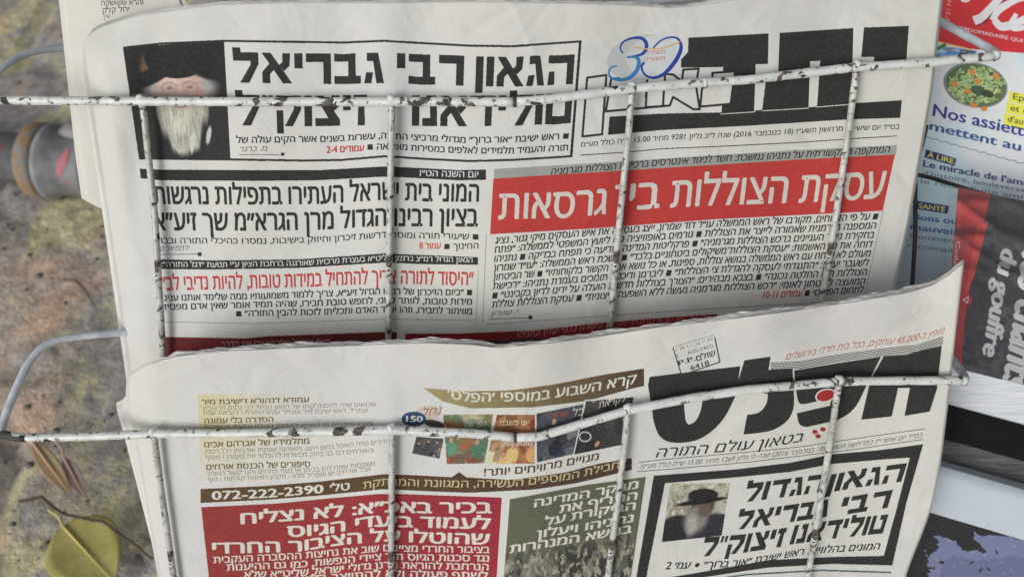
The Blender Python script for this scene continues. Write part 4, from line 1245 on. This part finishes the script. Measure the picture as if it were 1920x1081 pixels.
# ================================================================== GROUND
Mg_ = Mat('mossy_stone_ground', .95, .15)
n1 = Mg_.noise(8.5, 5, .62, .8); n2 = Mg_.noise(11, 5, .65, .9); n3 = Mg_.noise(70, 5, .65); n4 = Mg_.noise(5, 3, .5, .5)
base = Mg_.mix(Mg_.ramp(n1, [(.40, 0), (.56, 1)]), (.24, .235, .23), (.46, .41, .36))
base = Mg_.mix(Mg_.ramp(n4, [(.40, 0), (.55, .85)]), base, (.42, .40, .385))
base = Mg_.mix(Mg_.ramp(n2, [(.50, 0), (.58, .75)]), base, (.70, .66, .38))
base = Mg_.mix(Mg_.ramp(Mg_.noise(7.3, 4, .6, .3), [(.55, 0), (.67, .6)]), base, (.85, .56, .38))
base = Mg_.mix(1.0, base, Mg_.ramp(n3, [(.28, .55), (.72, 1.25)]), 'MULTIPLY')
Mg_.color(base)
b1 = Mg_.bump(n3, .7, .006); Mg_.bump(Mg_.noise(240, 4, .6), .5, .002, b1)
mGround = Mg_.m
vs, fs = [], []
nx, ny = 220, 220
gx0, gx1, gy0, gy1 = -1.0, .9, -.25, 1.9
def gh(x, y):
    p = Vector((x, y, 0))
    h = .009 * mnoise.fractal(p * 4, 1.0, 2.0, 5) + .003 * mnoise.noise(p * 17)
    cr = abs(mnoise.noise(p * 7 + Vector((3, 1, 0))))
    h -= .008 * max(0, 1 - cr / .05)
    e = min(x - gx0, gx1 - x, y - gy0, gy1 - y)
    return min(h, .022) * min(1, max(0, e / .25)) + (.004 if e > 0 else 0)
for j in range(ny + 1):
    for i in range(nx + 1):
        x = gx0 + (gx1 - gx0) * i / nx; y = gy0 + (gy1 - gy0) * j / ny
        vs.append((x, y, gh(x, y)))
for j in range(ny):
    for i in range(nx):
        a = j * (nx + 1) + i
        fs.append((a, a + 1, a + nx + 2, a + nx + 1))
# the sheet carries on to the horizon
ring0 = [0, nx, (ny + 1) * (nx + 1) - 1, ny * (nx + 1)]
far = [(-60, -60, 0), (60, -60, 0), (60, 60, 0), (-60, 60, 0)]
k0 = len(vs); vs += far
bott = list(range(0, nx + 1)); rightc = [j * (nx + 1) + nx for j in range(ny + 1)]
topc = [ny * (nx + 1) + i for i in range(nx, -1, -1)]; leftc = [j * (nx + 1) for j in range(ny, -1, -1)]
for chain, (a, b) in ((bott, (0, 1)), (rightc, (1, 2)), (topc, (2, 3)), (leftc, (3, 0))):
    h_ = len(chain) // 2
    for i in range(len(chain) - 1):
        fs.append((chain[i], k0 + (a if i < h_ else b), chain[i + 1]))
    fs.append((chain[h_], k0 + a, k0 + b))
tag(mesh_obj('ground', vs, fs, mGround), kind='structure', label='rough grey and ochre stony ground')

# ---- grey pipe with a flange and chipped red paint
Mpp = Mat('weathered_grey_pipe', .6, .4)
cc = Mpp.mix(Mpp.ramp(Mpp.noise(40, 5, .6), [(.35, 0), (.65, 1)]), (.17, .17, .18), (.30, .30, .31))
redm = Mpp.ramp(Mpp.noise(16, 4, .6), [(.655, 0), (.675, 1)])
cc = Mpp.mix(redm, cc, (.42, .10, .12))
Mpp.color(cc); Mpp.bump(Mpp.noise(90, 4), .4, .002)
Mrr = Mat('rusty_ring', .8, .2)
Mrr.color(Mrr.mix(Mrr.ramp(Mrr.noise(70, 5, .7), [(.42, 0), (.56, 1)]), (.30, .18, .085), (.24, .24, .23))); Mrr.bump(Mrr.noise(150, 4), .6, .002)
pr = empty('pipe', G(60, 380, 0), 'grey pipe with a rusty ring lying on the ground at the left edge', 'pipe')
a0 = G(-330, 262, .030); a1 = G(64, 300, .034)
ax = (a1 - a0).normalized()
def tubes(name, pts, rr, mat, par=pr):
    v, f = tube_data(pts, rr, 40)
    o = mesh_obj(name, v, f, mat, par)
    return o
tubes('tube', [a0 - ax * .2, a1 + ax * .01], [.025, .025], Mpp.m)
tubes('rusty_ring', [a1, a1 + ax * .004, a1 + ax * .014, a1 + ax * .018], [.033, .0375, .0375, .035], Mrr.m)
tubes('collar', [a1 + ax * .0185, a1 + ax * .021, a1 + ax * .026, a1 + ax * .030, a1 + ax * .070, a1 + ax * .085], [.032, .0375, .0375, .032, .029, .026], Mpp.m)
tubes('tube', [a1 + ax * .08, a1 + ax * .25], [.0235, .0235], Mpp.m)
Mred = Mat('faded_red_paint', .7, .3); Mred.color(Mred.mix(Mred.noise(120, 3), (.40, .12, .14), (.48, .20, .22)))
blob('lug', a1 + ax * .050 + Vector((0, .012, .030)), .011, pr, Mpp.m, (1.2, .8, .9))
tubes('clamp_band', [a1 + ax * .058, a1 + ax * .059, a1 + ax * .066, a1 + ax * .067], [.029, .0325, .0325, .029], Mpp.m)
bc = a1 + ax * .046 + Vector((0, -.0, 0))
side = Vector((0, -.72, .69)).normalized()
vs2, fs2 = [], []
sd = ax.cross(side).normalized()
N_ = 9
for i in range(N_):
    for j in range(5):
        an = (i / (N_ - 1) - .5) * .9; off = (j / 4 - .5) * .010 * (1 - abs(i / (N_ - 1) - .5) * 1.3) + .004 * (i / (N_ - 1) - .5) * -2
        rad = .0312 - .05 * (off)
        vs2.append(tuple(a1 + ax * (.046 + off) + (side * math.cos(an) + sd * math.sin(an)) * rad))
for i in range(N_ - 1):
    for j in range(4):
        fs2.append((i * 5 + j, (i + 1) * 5 + j, (i + 1) * 5 + j + 1, i * 5 + j + 1))
mesh_obj('paint_patch', vs2, fs2, Mred.m, pr)

# ---- fallen leaves
def leaf(quad_px, length_px, ang, name, label, cols, h=.012, wid=.42, curl=.006, serr=1, group=None, cat='leaf'):
    c = G(quad_px[0], quad_px[1], h)
    e = G(quad_px[0] + length_px * math.cos(ang), quad_px[1] + length_px * math.sin(ang), h)
    ax = (e - c); L = ax.length; ax.normalize(); sd = Vector((-ax.y, ax.x, 0))
    Ml = Mat(name + '_skin', .55, .35)
    Ml.color(Ml.mix(Ml.ramp(Ml.noise(45, 4, .6), [(.35, 0), (.65, 1)]), cols[0], cols[1])); Ml.bump(Ml.noise(200, 3), .3, .0006)
    root = empty(name, c, label, cat, group)
    n, m = 44, 9
    vs, fs = [], []
    for i in range(n + 1):
        t = i / n
        wd = wid * L * (math.sin(math.pi * min(1, t ** .8)) ** .75) + .0004
        if serr: wd *= 1 + .022 * ((i % 2) * 2 - 1)
        for j in range(m):
            s_ = j / (m - 1) * 2 - 1
            z = curl * (abs(s_) ** 1.5) * math.sin(math.pi * t) - .0008 * abs(math.cos(i * 1.05 + abs(s_) * 2)) * (1 - abs(s_))
            p = c + ax * (t - .0) * L + sd * s_ * wd + Vector((0, 0, z + curl * .6 * (t - .5) ** 2))
            vs.append(tuple(p))
    for i in range(n):
        for j in range(m - 1):
            fs.append((i * m + j, (i + 1) * m + j, (i + 1) * m + j + 1, i * m + j + 1))
    o = mesh_obj('blade', vs, fs, Ml.m, root); solid(o, .0004)
    Mv = Mat(name + '_rib', .6, .3); Mv.color(tuple(min(1, x * 1.25) for x in cols[1]))
    pts = [c + ax * (t / 12 * L) + Vector((0, 0, .0007 + curl * .6 * (t / 12 - .5) ** 2)) for t in range(13)]
    v, f = tube_data(pts, [.0011 - .0008 * k / 12 for k in range(13)], 6); mesh_obj('midrib', v, f, Mv.m, root)
    v, f = tube_data([c - ax * .018 + Vector((0, 0, .002)), c - ax * .008 + sd * .002, c + Vector((0, 0, .0015))], .0010, 6); mesh_obj('stalk', v, f, Mv.m, root)
    return root
leaf((118, 985), 140, math.radians(48), 'leaf', 'large yellow green leaf with a toothed edge lying in the lower left corner', [(.34, .32, .09), (.50, .44, .17)], h=.022, wid=.40, curl=.003)
leaf((62, 830), 118, math.radians(54), 'leaf', 'narrow dry tan leaf lying under the left end of the lower bar', [(.42, .36, .20), (.50, .33, .20)], h=.020, wid=.11, curl=.0008, serr=0)
leaf((120, 858), 84, math.radians(62), 'leaf', 'small pinkish brown leaf beside the narrow tan one', [(.40, .35, .30), (.44, .30, .27)], h=.019, wid=.12, curl=.0008, serr=0)
# twigs
Mt = Mat('twig_bark', .85, .2); Mt.color(Mt.mix(Mt.noise(90, 4), (.05, .042, .035), (.14, .11, .08)))
def twig(pts, r, label):
    pts = [G(x, y, h) for x, y, h in pts]
    pts = resample(pts, .006)
    pts = [p + mnoise.noise_vector(p * 60) * .002 for p in pts]
    v, f = tube_data(pts, [r * (1.1 - .5 * i / len(pts)) for i in range(len(pts))], 8)
    tag(mesh_obj('twig', v, f, Mt.m), label, 'twig')
twig([(118, 522, .03), (145, 528, .034), (165, 550, .034), (178, 575, .03)], .0010, 'thin dark bent twig on the ground left of the upper newspaper')
twig([(40, 938, .03), (80, 930, .032), (120, 965, .03), (190, 975, .03), (285, 1045, .026)], .0012, 'dark twig above the large yellow green leaf')
# loose stones: real pebbles on the ground, too many to count
pv, pf = [], []
rp = np.random.RandomState(21)
for k in range(260):
    px, py = rp.rand() * 330 - 60, rp.rand() * 1100 - 10
    g = G(px, py, 0); h = gh(g.x, g.y); r = .0008 + .0035 * rp.rand() ** 4
    b0 = len(pv); sq = .5 + .5 * rp.rand(); an = rp.rand() * 6.28
    for j, (rz, z) in enumerate(((0, 1), (.75, .6), (1, 0), (.7, -.6))):
        for i in range(7):
            t_ = 6.283 * i / 7 + an; q = 1 + .25 * (rp.rand() - .5)
            pv.append((g.x + math.cos(t_) * r * rz * q, g.y + math.sin(t_) * r * rz * q * sq, h + z * r * .6 * q))
    for j in range(3):
        for i in range(7):
            pf.append((b0 + j * 7 + i, b0 + (j + 1) * 7 + i, b0 + (j + 1) * 7 + (i + 1) % 7, b0 + j * 7 + (i + 1) % 7))
Mst = Mat('gravel_stone', .9, .2); Mst.color(Mst.mix(Mst.ramp(Mst.noise(60, 3), [(.4, 0), (.6, 1)]), (.11, .11, .115), (.25, .22, .18)))
tag(mesh_obj('gravel', pv, pf, Mst.m), 'loose grit scattered over the stony ground', 'gravel', kind='stuff')
